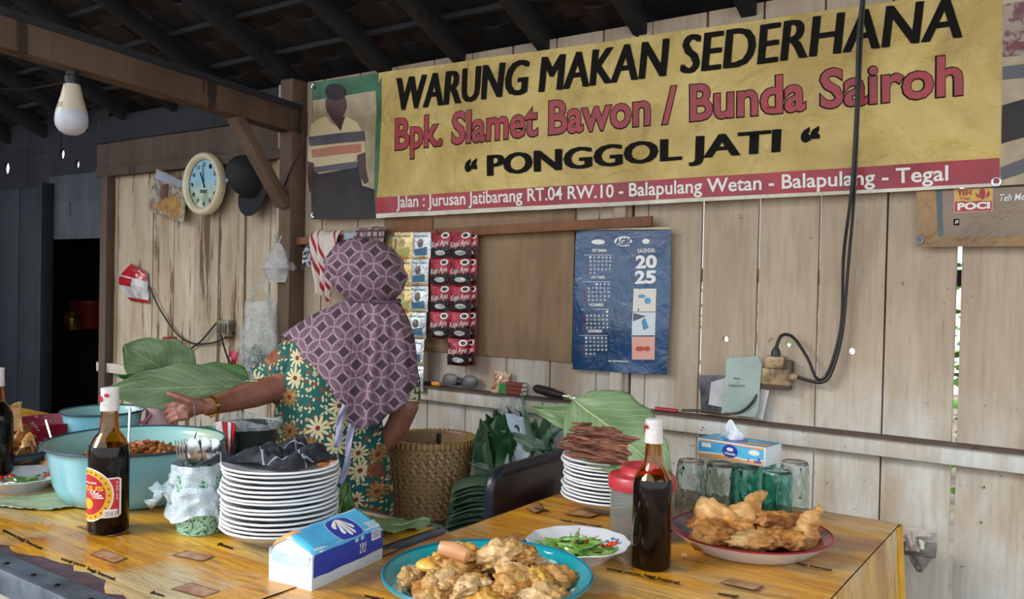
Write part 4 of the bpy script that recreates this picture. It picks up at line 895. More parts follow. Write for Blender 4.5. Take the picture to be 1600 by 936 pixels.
# second bottle has a plain label edge on its far side
# ---------------------------------------------------------------- enamel basins
CYAN = M('pale_cyan_enamel', '#86c6d6', '#7abccd', 3, rough=.2, coat=.5); CYD = M('cyan_enamel_inside_stained', '#8fc3bf', '#a9b79a', 6, rough=.3, coat=.3, lo=.5, hi=.7); RIMD = M('dark_blue_rim', '#33475c', rough=.3)
def basin(loc, label, r, rb, h, name='enamel_basin'):
    b = thing(name, label, 'basin', loc)
    G().lathe([(0, 0), (rb*.80, 0), (rb*.93, .008), (rb*1.0, .03), (rb*1.05, h*.35), (r*.94, h*.88), (r*.955, h*.96), (r, h)], 56).build('outer_wall', CYAN, b, world=False, ang=60)
    G().lathe([(r, h+.001), (r*.95, h*.965), (r*.92, h*.88), (rb*1.035, h*.35), (rb*.97, .032), (rb*.9, .014), (rb*.8, .006), (0, .006)], 56).build('inner_wall', CYD, b, world=False, ang=60)
    G().lathe([(r-.004, h+.001), (r, h+.004), (r+.004, h), (r, h-.003)], 56).build('rim', RIMD, b, world=False)
    return b
cb = Pz(212, 774); bh = .15
basin(cb, 'large pale cyan enamel basin of brown food on the left table', .228, .192, bh)
c = Pz(160, 712); basin(c, 'smaller pale cyan enamel basin behind the large one', .126, .10, .150)
mch = lambda a, b_, l=0: None
G().blob(c+V((.0, 0, 0))+(V((CAM.x, CAM.y, 0))-V((c.x, c.y, 0))).normalized()*.117+V((-.0, 0, .085)), (.006, .006, .003), 1, .2).build('enamel_chip', BLACK, label='black enamel chip on the smaller basin', cat='chip', loc=c+V((0, 0, .085)))
chip = bpy.data.objects['enamel_chip']; chip.parent = [o for o in COL.objects if o.name == 'enamel_basin.001'][0]; chip.location = chip.location-chip.parent.location
for k_ in ('label', 'category'): del chip[k_]
# food in the basin
FOOD = M('braised_chunks', '#a8622a', '#5a2c14', 40, rough=.4, bump=.4); FOOD2 = M('orange_chunks', '#c9884a', '#9c5a26', 40, rough=.4)
random.seed(8)
fd = thing('braised_food', 'heap of orange brown braised food chunks in the large basin', 'food', cb+V((0, 0, .02)))
g = G(); g.lathe([(.183, .075), (.15, .105), (.08, .125), (0, .130)], 40, cb, wob=lambda a, r, z: 1+.05*math.sin(a*7+r*60)); g.build('sauce_bed', M('dark_braise', '#6e3c1a', '#8f5a2c', 30, rough=.35, bump=.6), fd)
g = G(); g2 = G()
for i in range(300):
    a, rr = U(0, 6.28), .165*math.sqrt(U(0, 1)); z = .13-.05*(rr/.17)**2; (g if i % 3 else g2).blob(cb+V((rr*math.cos(a), rr*math.sin(a), z+U(0, .012))), (U(.005, .013), U(.005, .010), U(.004, .009)), 1, .5, 3, i)
g.build('chunks', FOOD, fd, kind='stuff'); g2.build('pale_chunks', FOOD2, fd, kind='stuff')
g = G()
for i in range(70):
    a = U(0, 6.28); q = U(.3, .85); rr = (.182+(.228*.93-.182)*q)*.985; g.blob(cb+V((rr*math.cos(a), rr*math.sin(a), bh*q)), (U(.002, .006),)*2+(U(.002, .004),), 1, .5, 3, i)
g.build('food_splashes', FOOD, fd, kind='stuff')
def rod(p, q, r, name, label, cat, mat=STEEL): return G().tube([p, p+(q-p)*.5, q], r, 8).build(name, mat, label=label, cat=cat, loc=p)
def ladle(tip, base, label):
    t = thing('ladle', label, 'ladle', base); d_ = (tip-base).normalized()
    G().tube([base, base+(tip-base)*.5, tip-d_*.012, tip], [.003, .0035, .0045, .003], 8, flat=.6).build('handle', STEEL, t)
    G().lathe([(.03, 0), (.028, -.012), (.015, -.02), (0, -.022), (0, -.020), (.015, -.018), (.027, -.011), (.029, 0)], 20, base-d_*.01).build('bowl', STEEL, t)
ladle(Pd(72, 656, 2.42), Pd(86, 705, 2.36), 'steel spoon handle leaning over the left rim of the large basin')
ladle(Pd(203, 636, 2.30), Pd(200, 706, 2.26), 'steel ladle standing in the large basin behind the labelled bottle')
# ---------------------------------------------------------------- cutlery cup wrapped in a bag
cc = Pz(312, 830); cu = thing('cutlery_cup', 'green patterned cup wrapped in a thin white plastic bag', 'cup', cc)
s_ = NT('green_batik_cup'); v = s_.coords(); n = s_.noise(v, 34, 2, .5, 2.5)
CUPM = s_.fin(s_.mix(s_.step(s_.math('ABSOLUTE', s_.math('SUBTRACT', n, .5)), .03, .045), '#26584e', '#9fcdb4'), .3)
G().lathe([(0, 0), (.046, 0), (.05, .004), (.052, .03), (.06, .14), (.057, .14), (.048, .01), (0, .008)], 36, cc).build('cup_body', CUPM, cu)
BAGW = film('thin_white_bag', '#d4e3ea', .86, .3, '#bcd2dd')
def cb_(u, v):
    a = u*2*pi; z = .045+.118*v; skirt = (1-v)**1.5; sag = .025*math.exp(-((a-.2)/1.2)**2)+.01*math.sin(a*3)
    r_ = .0615+.004*math.sin(a*11+v*5)*(1-v*.6)+.010*noise.noise(V((a*2, v*5, 1)))+.012*skirt*(1-v); z -= sag*skirt*1.1
    if .5 < v < .62: r_ -= .005
    return cc+V((r_*math.cos(a), r_*math.sin(a), z))
G().grid(cb_, 64, 20, wrap=True).build('wrapping_bag', BAGW, cu, ang=180)
hl = Pd(272, 762, 1.96); 
def hn(u, v): 
    a = Pd(238, 768, 1.95); q = hl+(a-hl)*u; w_ = .03-.022*u+.012*math.sin(u*9); return q+V((0, 0, (v-.5)*w_*2))+_r*(.006*math.sin(v*7))+V((0, .008*noise.noise(V((u*6, v*6, 2))), 0))
G().grid(hn, 14, 10).build('bag_handle', BAGW, cu, ang=180, solid=.0015)
def spoon(label, tipx, tipy, dep, fork=False, a=0, par=None):
    tip = Pd(tipx, tipy, dep); base = cc+V(((tip.x-cc.x)*.3, (tip.y-cc.y)*.3, .012)); d_ = (tip-base).normalized()
    t = thing('fork' if fork else 'spoon', label, 'cutlery', base, group='cutlery in the wrapped cup'); side = _r*math.cos(a)+V((_r.y, -_r.x, 0))*math.sin(a); nn = side.cross(d_); L = (tip-base).length
    G().tube([base, base+d_*(L-.06), base+d_*(L-.045)], [.003, .0025, .003], 6, flat=.5).build('handle', STEEL, t)
    hb_ = base+d_*(L-.05)
    if fork:
        g = G(); g.add([hb_+side*x-nn*.001+d_*z for x, z in ((-.004, 0), (.004, 0), (.012, .018), (-.012, .018))]+[hb_+side*x+nn*.001+d_*z for x, z in ((-.004, 0), (.004, 0), (.012, .018), (-.012, .018))], [(0, 1, 2, 3), (7, 6, 5, 4), (0, 4, 5, 1), (1, 5, 6, 2), (2, 6, 7, 3), (3, 7, 4, 0)])
        for k in range(4): x = -.0105+k*.007; g.beam(hb_+side*x+d_*.016, hb_+side*x+d_*.052, .0028, .0018, nn)
        g.build('tines', STEEL, t)
    else:
        def bw(u, v):
            ww = .0185*math.sqrt(max(.002, 1-(2*min(.999, v**.85)-1)**2)); dd = (1-(2*u-1)**2)*.008*math.sin(pi*v); return hb_+side*(2*u-1)*ww+d_*(.066*v-.004)+nn*dd
        G().grid(bw, 10, 14).build('bowl', STEEL, t, solid=.001)
spoon('leftmost fork in the wrapped cutlery cup', 281, 690, 1.97, True); spoon('second fork from the left in the wrapped cutlery cup', 290, 687, 2.0, True, .3)
spoon('steel spoon standing in front of the forks in the wrapped cup', 301, 692, 1.94, a=.1); spoon('wide steel spoon, second from the right in the wrapped cup', 319, 691, 1.95, a=-.1)
spoon('spoon seen edge on at the back of the wrapped cup', 308, 683, 2.02, a=.9); spoon('rightmost steel spoon in the wrapped cup', 334, 693, 1.96, a=-.3)
# ---------------------------------------------------------------- tissue packs
TWH = M('tissue_white_film', '#d7dfe2', '#c4d0d6', 6, rough=.3, bump=.1); TBL = M('tissue_sky_blue', '#3f9ed0', '#59b6de', 6, rough=.25); TNV = M('tissue_royal_blue', '#2c3fa0', rough=.3); TOR = M('tissue_orange', '#e09a62', rough=.3)
a, b, c_ = Pz(487, 925), Pz(420, 909), Pz(597, 874)
ex = (c_-a); Lx = ex.length; ex.normalize(); ey = (b-a); ey = ey-ex*ey.dot(ex); Ly = ey.length; ey.normalize()
tp = thing('tissue_pack', 'blue and white soft tissue pack lying in front of the tall plate stack', 'tissues', a+ex*Lx/2+ey*Ly/2)
def tpp(u, v, sft=0):   # v: perimeter over the pack
    k = .0 if u in (0, 1) else 1
    prof = [(0, 0), (-.002, .03), (.0, .066), (.012, .074), (.45, .096), (.62, .10), (.9, .08), (1, .066), (1.0, .03), (1, 0)]
    t = v*(len(prof)-1); i = min(int(t), len(prof)-2); f = t-i; py = prof[i][0]*(1-f)+prof[i+1][0]*f; pz = prof[i][1]*(1-f)+prof[i+1][1]*f
    ends = min(1, min(u, 1-u)*9+.72); pz = pz*(ends if pz > .066 else 1)+.002*noise.noise(V((u*6, v*8, 0)))
    y = (py*Ly if py > .02 or py < 0 else py*Ly); return a+ex*(Lx*u)+ey*(y)+V((0, 0, pz+.001))
g = G().grid(tpp, 24, 36); nU = 25; e0 = [j*nU for j in range(37)]; e1 = [j*nU+24 for j in range(37)]; g.f += [tuple(e0), tuple(reversed(e1))]
g.build('pack_body', TWH, tp, ang=50)
off = lambda p, l: p+((p-(a+ex*Lx/2+ey*Ly/2+V((0, 0, .03)))).normalized())*l
mt = lambda u, v, l=0: off(tpp(u, v), .0008+l)
def tpr(pts, l, mat, name='print'): return poly_on(pts, mt, l, mat, tp, .04, name)
tpr([(0.02, .085), (1, .085), (1, .235), (.02, .235)], 0, TNV, 'navy_side'); tpr([(.02, .235), (1, .235), (1, .85), (.02, .85)], 0, TBL, 'blue_top'); tpr([(.02, .5), (.14, .45), (.1, .8), (.02, .8)], .0004, TOR, 'orange_corner')
tpr(circ(.56, .385, .185, .115, 30), .0004, M('emblem_grey_edge', '#9db4d4', rough=.4), 'emblem_edge'); tpr(circ(.56, .385, .168, .103, 30), .0008, TNV, 'emblem_field')
for k in range(5):
    an = -2.75+k*.52; ex_, ey_ = .57+.11*math.cos(an), .45+.10*math.sin(an)
    tpr([(.565, .455)]+circ(ex_, ey_, .020, .014, 8, an-1.6, an+1.6)+[(.575, .457)], .0013, WHITE, 'feather_mark')
tpr(circ(.12, .27, .03, .022, 12), .0006, WHITE, 'dot_mark')
tpr([(.82, .17), (.96, .17), (.96, .27), (.82, .27)], .0006, WHITE, 'barcode_field')
for k in range(9): tpr([(.835+k*.013, .18), (.841+k*.013, .18), (.841+k*.013, .26), (.835+k*.013, .26)], .001, TNV, 'barcode_bar')
for x in (.60, .68): tpr(circ(x, .215, .026, .017, 12), .0006, M('pale_blue_print', '#9fc0e4', rough=.4), 'round_mark')
text_on('2 PLY', [(.64, .18), (.74, .18), (.74, .12), (.64, .12)], mt, .0008, WHITE, tp, .02, .05); text_on('JUMBO PACK', [(.8, .38), (.97, .38), (.97, .32), (.8, .32)], mt, .0008, WHITE, tp, .02, .05)
me_ = lambda u, v, l=0, a=a, ey=ey, ex=ex, Ly=Ly: a+ey*(Ly*u)+V((0, 0, .066*v))-ex*(.0015+l)+ex*.001
poly_on([(.06, .97), (.94, .97), (.93, .70), (.7, .62), (.4, .62), (.08, .74)], me_, 0, M('pale_end_film', '#a9c6de', '#c6d6e2', 14, rough=.25, bump=.3), tp, 0, 'end_fold')
# ---------------------------------------------------------------- jar with red lid
cj = Pz(1001, 838); jr = thing('plastic_jar', 'ribbed clear plastic jar with a red screw lid behind the dark bottle', 'jar', cj)
REDL = M('red_lid_plastic', '#b5363c', '#a82f36', 6, rough=.35); JPL = clearmat('clear_plastic_jar', '#cfcfca', .12, .85, 1.3)
w_ = lambda a_, r_, z_: 1+.02*math.cos(a_*16)*(.02 < z_ < .11)
G().lathe([(0, .003), (.066, 0), (.074, .006), (.074, .11), (.070, .122), (.068, .128), (.065, .128), (.067, .12), (.0715, .11), (.0715, .008), (0, .006)], 64, cj, wob=w_).build('jar_body', JPL, jr)
G().lathe([(.074, .118), (.079, .118), (.080, .122), (.080, .142), (.076, .148), (.052, .150), (.050, .152), (.050, .168), (.046, .171), (.04, .168), (.036, .158), (0, .157)], 64, cj, wob=lambda a_, r_, z_: 1+(.006*math.cos(a_*40) if .12 < z_ < .142 and r_ > .079 or (.152 < z_ < .168 and r_ > .049) else 0)).build('red_lid', REDL, jr, ang=50)
G().lathe([(0, .008), (.062, .008), (.062, .028), (0, .032)], 30, cj).build('jar_contents', M('brown_crumbs', '#8a6a50', '#5d4636', 60, rough=.8, bump=.5), jr)
G().box(cj+V((.0, -.05, .028)), (.035, .004, .04), Matrix.Rotation(.3, 3, 'Z')).build('red_packet_inside', REDG, jr)
# ---------------------------------------------------------------- mugs
TEAL = clearmat('teal_glass', '#9bd9cf', .04)
def mug(mat):
    t = thing('glass_mug', '', 'glass', (0, 0, 0), group='upturned glass mugs')
    h = .128; r = .040; P = [(r, 0), (r*.99, .02), (r*.94, h*.8), (r*.9, h*.95), (r*.82, h), (0, h*.985), (0, h*.94), (r*.78, h*.93), (r*.86, h*.8), (r*.93, .02), (r*.95, 0)]
    def wb(a, r_, z): 
        if .012 < z < h*.97 and r_ > r*.8: return 1+.03*math.cos(a*8)
        return 1
    PP = []
    for (r1, z1), (r2, z2) in zip(P, P[1:]):
        n_ = 8 if abs(z2-z1) > .05 else 1
        for i in range(n_): PP.append((r1+(r2-r1)*i/n_, z1+(z2-z1)*i/n_))
    PP.append(P[-1])
    wq = lambda a, r_, z: 1+(.05*math.cos(a*8+(pi if int(z/.026) % 2 else 0))*math.sin(pi*((z/.026) % 1))**.5 if .01 < z < h*.9 and r_ > r*.84 else 0)
    G().lathe(PP, 48, wob=wq).build('glass', mat, t, world=False, ang=70)
    pts = [V((r*.95+.026*math.sin(k*pi/10), 0, .022+.078*k/10)) for k in range(11)]; G().tube(pts, .005, 8).build('handle', mat, t, world=False, ang=70)
    return t
gm = mug(GLASS); tm_ = mug(TEAL); first = {0: gm, 1: tm_}; used = set()
mugs = []
for px, py, col, rz, lb in ((1078, 797, 0, 2.6, 'clear upturned glass mug at the left end of the row'), (1124, 802, 0, 2.9, 'clear upturned glass mug with its handle left, between the end mug and teal ones'),
                        (1163, 806, 1, 2.2, 'left teal upturned glass mug under the tissue pack'), (1213, 816, 1, 2.0, 'right teal upturned glass mug, nearest the fried chicken'),
                        (1240, 798, 0, 1.4, 'clear upturned glass mug behind the right teal one'), (1190, 786, 1, 1.2, 'teal upturned glass mug at the back between the two front teal ones'), (1112, 776, 0, 1.0, 'clear upturned glass mug in the back row at left')):
    p = Pz(px, py-4); 
    if col not in used: t = first[col]; t.location = p; t.rotation_euler[2] = rz; t['label'] = lb; used.add(col)
    else: t = clone(first[col], p, rz, lb)
    mugs.append(p)
# printed tissue pack on the mugs
zt = TZ+.1285; a = Pz(1088, 713, zt); b = Pz(1196, 731, zt); ex = (b-a); Lx = ex.length; ex.normalize(); ey = V((-ex.y, ex.x, 0)); Ly = .10; hh = .052
tq = thing('tissue_box', 'blue and orange tissue pack with a tissue pulled out, on the glass mugs', 'tissues', a+ex*Lx/2+ey*Ly/2)
g = G(); g.box(a+ex*Lx/2+ey*Ly/2+V((0, 0, hh/2)), (Lx, Ly, hh), Matrix.Rotation(math.atan2(ex.y, ex.x), 3, 'Z')); g.build('pack_body', TWH, tq, bevel=.005)
mq = lambda u, v, l=0: a+ex*(Lx*u)+V((0, 0, hh*v))-ey*(.0006+l); mq2 = lambda u, v, l=0: a+ex*(Lx*u)+ey*(Ly*v)+V((0, 0, hh+.0006+l))
def pq(pts, l, mat, m_=mq, name='print'): return poly_on(pts, m_, l, mat, tq, 0, name)
pq([(.03, .1), (.97, .1), (.97, .95), (.03, .95)], 0, TBL); pq([(.03, .08), (.97, .08), (.97, .3), (.7, .2), (.4, .3), (.03, .22)], .0004, TOR); pq([(.03, .22), (.4, .3), (.7, .2), (.97, .3), (.97, .36), (.7, .28), (.4, .38), (.03, .32)], .0005, WHITE); pq([(.03, .95), (.97, .95), (.97, .84), (.5, .9), (.03, .86)], .0006, TOR)
pq(circ(.5, .55, .11, .34, 20), .0008, TNV, name='emblem'); text_on('Vinda', [(.42, .5), (.58, .5), (.58, .36), (.42, .36)], mq, .0012, WHITE, tq, .03); pq(circ(.5, .65, .05, .1, 12), .0012, WHITE)
pq(circ(.84, .66, .08, .14, 14), .0008, WHITE); text_on('3', [(.89, .42), (.93, .42), (.93, .3), (.89, .3)], mq, .001, TNV, tq, .05); text_on('2', [(.75, .34), (.78, .34), (.78, .2), (.75, .2)], mq, .001, TNV, tq, .05); text_on('220', [(.84, .3), (.94, .3), (.94, .16), (.84, .16)], mq, .001, TNV, tq, .05)
pq([(.08, .58), (.22, .58), (.22, .8), (.08, .8)], .0008, WHITE)
pq([(.02, .04), (.98, .04), (.98, .97), (.02, .97)], 0, TBL, mq2); pq([(.5, .1), (.98, .1), (.98, .5), (.7, .3)], .0004, TOR, mq2); pq(circ(.48, .4, .16, .3, 18), .0006, TNV, mq2, 'emblem')
def ts(u, v): 
    q = a+ex*(Lx*(.36+.34*(u-.5)*(1-.55*v)+.0*v))+ey*(Ly*(.5+.15*math.sin(u*7)*(1-v)))+V((0, 0, hh+.045*v*(.7+.5*math.sin(pi*u)))); return q+ex*(.012*math.sin(v*3))
G().grid(ts, 16, 10).build('tissue', M('tissue_paper', '#dce0e6', rough=.9), tq, solid=.001, ang=60)
# ---------------------------------------------------------------- serving plates
FLW = M('red_flower_print', '#c22a22', '#e0483a', 60, rough=.3); FLB = M('blue_leaf_print', '#4a7f96', rough=.3)
def scal(n, amp, r0): return lambda a, r_, z: 1+(amp*math.cos(a*n) if r_ > r0 else 0)
def bowlplate(loc, label, r, rz):
    t = thing('serving_plate', label, 'plate', loc, rz); LOCAL.add(t.name)
    G().lathe([(0, .007), (r*.5, .008), (r*.62, .014), (r*.9, .032), (r, .038), (r+.001, .036), (r*.9, .028), (r*.62, .008), (r*.56, .0), (r*.5, 0), (r*.49, .004), (0, .004)], 72, wob=scal(12, .018, r*.85)).build('dish', ENAMEL_W, t, world=False)
    def mpl(x, y, l=0):
        q = math.hypot(x, y)/r; z = .008 if q < .5 else (.008+(.014-.008)*(q-.5)/.12 if q < .62 else .014+(.032-.014)*(q-.62)/.28); return V((x, y, z+.0012+l))
    for (x, y) in ((.0, .70), (.10, .74)): poly_on(circ(r*x, r*y, r*.075, r*.09, 14), mpl, .0003, FLW, t, 0, 'flower_print'); poly_on(circ(r*x, r*y, r*.02, r*.02, 8), mpl, .0008, LYEL, t, 0, 'flower_centre')
    for x, y in ((-.14, .72), (-.1, .82), (.03, .84), (.2, .8), (.28, .68)): poly_on([(r*x-.006, r*y), (r*x, r*y+.005), (r*x+.007, r*y+.001), (r*x, r*y-.004)], mpl, .0003, FLB, t, 0, 'leaf_print')
    return t
cp1 = Pz(903, 871); bowlplate(cp1, 'scalloped white plate of green chillies in front of the jar', .112, -.55)
cp2 = Pz(32, 762); bowlplate(cp2, 'white scalloped plate of chillies at the left edge of the table', .118, .2)
# teal tray
ct = Pz(761, 927); TQ = M('turquoise_enamel', '#1f98a4', '#1a8a99', 5, rough=.18, coat=.5); s_ = NT('turquoise_lace_enamel'); v = s_.coords(); xx, yy, zz = s_.sep(v)
rad = s_.math('SQRT', s_.math('ADD', s_.math('MULTIPLY', xx, xx), s_.math('MULTIPLY', yy, yy))); ang = s_.math('ARCTAN2', yy, xx)
sc_ = s_.math('ABSOLUTE', s_.math('SINE', s_.math('MULTIPLY', ang, 6))); lim = s_.math('MULTIPLY_ADD', sc_, .020, .150)
vor = s_.n('ShaderNodeTexVoronoi'); vor.feature = 'DISTANCE_TO_EDGE'; s_.put(vor.inputs['Vector'], v); vor.inputs['Scale'].default_value = 95
lace = s_.math('MULTIPLY', s_.math('LESS_THAN', rad, lim), s_.math('LESS_THAN', vor.outputs[0], .13)); edge = s_.math('LESS_THAN', s_.math('ABSOLUTE', s_.math('SUBTRACT', rad, lim)), .0025)
s_.b.inputs['Coat Weight'].default_value = .4; TQL = s_.fin(s_.mix(s_.math('MAXIMUM', lace, edge), '#1f98a4', '#b9d8d4'), .2)
ty = thing('enamel_tray', 'round turquoise enamel tray of fried fritters at the front', 'tray', ct); r = .197
G().lathe([(0, .006), (r*.68, .006), (r*.74, .010), (r*.90, .034), (r, .042)], 72).build('tray_inside', TQL, ty, world=False, ang=60)
G().lathe([(r, .042), (r+.003, .043), (r+.004, .039), (r*.9, .030), (r*.74, .004), (r*.7, 0), (0, 0)], 72).build('tray_outside', TQ, ty, world=False, ang=60)
G().lathe([(r-.001, .043), (r+.002, .0455), (r+.005, .042), (r+.002, .039)], 72).build('rim', M('teal_rim', '#1b6f86', rough=.3), ty, world=False)
# platter with maroon rim
cpl = Pz(1172, 856); r = .178; pt = thing('enamel_platter', 'white enamel platter with a maroon rim holding fried chicken', 'plate', cpl); MAR = M('maroon_enamel', '#7c3038', '#8d4248', 8, rough=.25, coat=.3)
G().lathe([(0, .006), (r*.62, .008), (r*.72, .016), (r*.94, .038), (r, .042)], 64).build('platter_inside', MAR, pt, world=False, ang=60)
G().lathe([(r, .042), (r+.003, .041), (r*.94, .030), (r*.78, .008), (r*.7, 0), (0, 0)], 64).build('platter_outside', ENAMEL_W, pt, world=False, ang=60)
G().lathe([(r-.002, .042), (r, .0445), (r+.004, .042), (r, .039)], 64).build('rim', M('maroon_rim', '#8a262c', rough=.3), pt, world=False)
# ---------------------------------------------------------------- things at the back of the left table
c = Pz(252, 706); PK = M('pale_pink_plastic', '#d5b3c0', '#cfa9b8', 5, rough=.3); jg = thing('pink_jug', 'pale pink plastic jug with a handle behind the large basin', 'jug', c)
G().lathe([(0, 0), (.056, 0), (.058, .01), (.050, .145), (.053, .155), (.049, .155), (.045, .145), (.052, .01), (0, .008)], 36, c).build('jug_body', PK, jg); 
pk3 = M('pink_handle', '#c9788f', rough=.3)
lc = c+V((0, 0, .155)); G().lathe([(.053, 0), (.055, .006), (.045, .014), (.02, .018), (0, .018)], 30, lc).build('jug_lid', PK, jg)
hp = [lc-_r*.05+V((0, 0, .0)), lc-_r*.085+V((0, 0, .004)), lc-_r*.10+V((0, 0, .022)), lc-_r*.085+V((0, 0, .04)), lc-_r*.05+V((0, 0, .03)), lc+_r*.03+V((0, 0, .022))]; G().tube(hp, .009, 8).build('handle', pk3, jg)
G().tube([lc-_r*.03-V((0, .055, .01)), lc-_r*.03-V((0, .07, .03)), lc+_r*.0-V((0, .07, .05)), lc+_r*.02-V((0, .06, .02))], .007, 8).build('clasp', pk3, jg)
SG = thing('drinking_glass', 'small clear drinking glass', 'glass', (0, 0, 0), group='small glasses behind the large basin'); G().lathe([(0, .004), (.026, 0), (.028, .004), (.034, .1), (.032, .1), (.026, .01), (0, .01)], 24).build('glass', GLASS, SG, world=False)
for k, px in enumerate((232, 250, 268, 285)):
    p = Pz(px, 742); p.z = TZ+.001; lb = ('leftmost', 'second from left', 'third from left', 'rightmost')[k]+' of the small clear glasses behind the large basin'
    if k == 0: SG.location = p; SG['label'] = lb
    else: clone(SG, p, 0, lb)
c = Pz(318, 734); gt = thing('green_tub', 'shallow green plastic tub behind the large basin', 'tub', c); GRP = M('green_plastic', '#3f9a4c', '#348a42', 6, rough=.3)
G().lathe([(0, .0), (.055, 0), (.062, .12), (.065, .125), (.060, .125), (.052, .01), (0, .008)], 32, c).build('tub', GRP, gt)
rod(c+V((-.03, 0, .02)), c+V((-.055, 0, .21)), .002, 'thin_spoon', 'thin dark spoon handle standing in the green tub', 'spoon', DARKMETAL)
c = Pz(388, 725); bk = thing('black_bucket', 'black plastic bucket lined with a clear bag beside the woman', 'bucket', c); BKP = M('black_plastic', '#1b2426', '#242f30', 6, rough=.4)
G().lathe([(0, 0), (.075, 0), (.092, .125), (.098, .13), (.09, .13), (.072, .01), (0, .008)], 40, c).build('bucket_body', BKP, bk)
G().grid(lambda u, v: c+V(((.093+.012*v+.006*math.sin(u*40))*math.cos(u*2*pi), (.093+.012*v+.006*math.sin(u*40))*math.sin(u*2*pi), .122+.025*math.sin(v*pi)*(1+.4*math.sin(u*17)))), 60, 6, wrap=True).build('bag_liner', CLEARP, bk, ang=180)
G().tube([c+V((-.09, -.02, .1)), c+V((-.05, -.085, .03)), c+V((.04, -.085, .02)), c+V((.088, -.03, .09))], .004, 6).build('handle', BKP, bk)
c = Pz(352, 738); rp_ = thing('sachet_cup', 'small clear cup of red and white sachets left of the bucket', 'cup', c)
G().lathe([(0, 0), (.03, 0), (.036, .11), (.034, .11), (.028, .006), (0, .005)], 24, c).build('cup', GLASS, rp_); 
for k in range(4): G().box(c+V((-.012+.008*k, .004*k-.006, .09)), (.03, .003, .13), Matrix.Rotation(.15*k-.25, 3, 'Y')).build('packet_strip', REDG if k % 2 else WHG, rp_)
c = Pz(262, 706); c = V((c.x, c.y, TZ)); tn = Pz(265, 700)
# tin, sachet and their shelf beside the wall
sh_ = thing('wall_shelf', 'narrow wooden shelf on the left planks holding a tin', 'shelf', Pw(300, 560, .09))
a = Pw(236, 562, .09); b = Pw(374, 578, .09); zsh = Pw(300, 573, .09).z
G().box(((a.x+b.x)/2, -.075, zsh-.012), (b.x-a.x, .13, .02)).build('shelf_board', WD, sh_)
for x in (a.x+.08, b.x-.08): G().box((x, -.03, zsh-.07), (.02, .04, .1)).build('bracket', WD, sh_)
c = V((Pw(265, 550, .075).x, -.075, zsh)); ti = thing('spice_tin', 'orange and red spice tin on the wall shelf behind the leaves', 'tin', c)
G().lathe([(0, 0), (.036, 0), (.036, .125), (0, .125)], 28, c).build('tin_body', M('orange_tin', '#cf7a2a', '#b2581c', 8, rough=.35), ti); G().lathe([(.037, .12), (.038, .14), (.034, .146), (0, .146)], 28, c).build('lid', M('brick_red_lid', '#9a2c1e', rough=.35), ti)
mti = lambda a, z, l=0: c+V(((.0365+l)*math.sin(a), -(.0365+l)*math.cos(a), z)); poly_on([(-.8, .03), (1.2, .03), (1.2, .07), (-.8, .07)], mti, .0005, LYEL, ti, .1, 'tin_print')
c = V((Pw(360, 575, .075).x, -.075, zsh)); rs = thing('red_sachet', 'dark pink sachet leaning on the wall shelf below the socket box', 'packet', c)
G().grid(lambda u, v: c+V(((u-.5)*.07+.03*v, -.012*math.sin(pi*u)*math.sin(pi*v), v*.10)), 8, 8).build('packet_body', M('crimson_film', '#a82440', rough=.3), rs, solid=.003); poly_on(circ(0.45, .5, .28, .2, 14), lambda u, v, l=0: c+V(((u-.5)*.07+.03*v, -.018, v*.10)), 0, WHITE, rs, 0, 'round_print')
poly_on(circ(0.45, .5, .2, .14, 14), lambda u, v, l=0: c+V(((u-.5)*.07+.03*v, -.019, v*.10)), 0, M('crimson_print', '#a82440', rough=.3), rs, 0, 'round_print')
# red tub, fritter bowl, snack packet at far left
c = Pz(82, 712); rb_ = thing('red_basket', 'dark red plastic basket with a white scuffed band at the far left', 'basket', c)
rr = M('dark_red_scuffed', '#8e1d30', '#b8909a', 40, rough=.35, lo=.62, hi=.66)
G().lathe([(0, 0), (.09, 0), (.115, .115), (.12, .12), (.114, .122), (.086, .008), (0, .006)], 36, c).build('basket_body', rr, rb_); p = c+(V((CAM.x, CAM.y, 0))-V((c.x, c.y, 0))).normalized()*.113
mrb = lambda a, z, l=0: c+V(((.1165+l)*math.sin(a-.9), -(.1165+l)*math.cos(a-.9), z)); poly_on([(-.2, .095), (.7, .095), (.7, .115), (-.2, .115)], mrb, .0015, WHITE, rb_, .1, 'white_band')
c = Pz(18, 735); fbw = c; fb = thing('fritter_bowl', 'grey blue enamel bowl of folded brown fritters at the left edge', 'bowl', c); GBL = M('grey_blue_enamel', '#6f8a99', '#5f7988', 5, rough=.3)
G().lathe([(0, 0), (.06, 0), (.065, .006), (.095, .045), (.115, .062), (.118, .062), (.116, .058), (.09, .036), (0, .01)], 48, c).build('bowl', GBL, fb); G().lathe([(.114, .062), (.118, .066), (.121, .062), (.118, .058)], 48, c).build('rim', RIMD, fb)
a, b, c_, d_ = Pz(72, 745), Pz(112, 742), Pz(118, 700), Pz(78, 712); kp = thing('snack_pack', 'orange and white snack packet lying left of the large basin', 'packet', a)
def kpf(u, v): 
    p = Pz(22+96*u-8*v, 752-42*v-0*u); return V((p.x, p.y, TZ+.006+.035*math.sin(pi*min(.98, max(.02, u)))**.6*math.sin(pi*min(.98, max(.02, v)))**.6+.003*noise.noise(V((u*8, v*8, 0)))))
def kpf(u, v):
    o_ = Pz(96, 752); dx = V((_r.x, _r.y, 0)); dy = V((-_r.y, _r.x, 0)); p = o_+dx*(-.10+.16*u)+dy*(.16*v+.02*u); return V((p.x, p.y, TZ+.004+.03*max(0, math.sin(pi*u))**.6*max(0, math.sin(pi*v))**.6+.06*v))
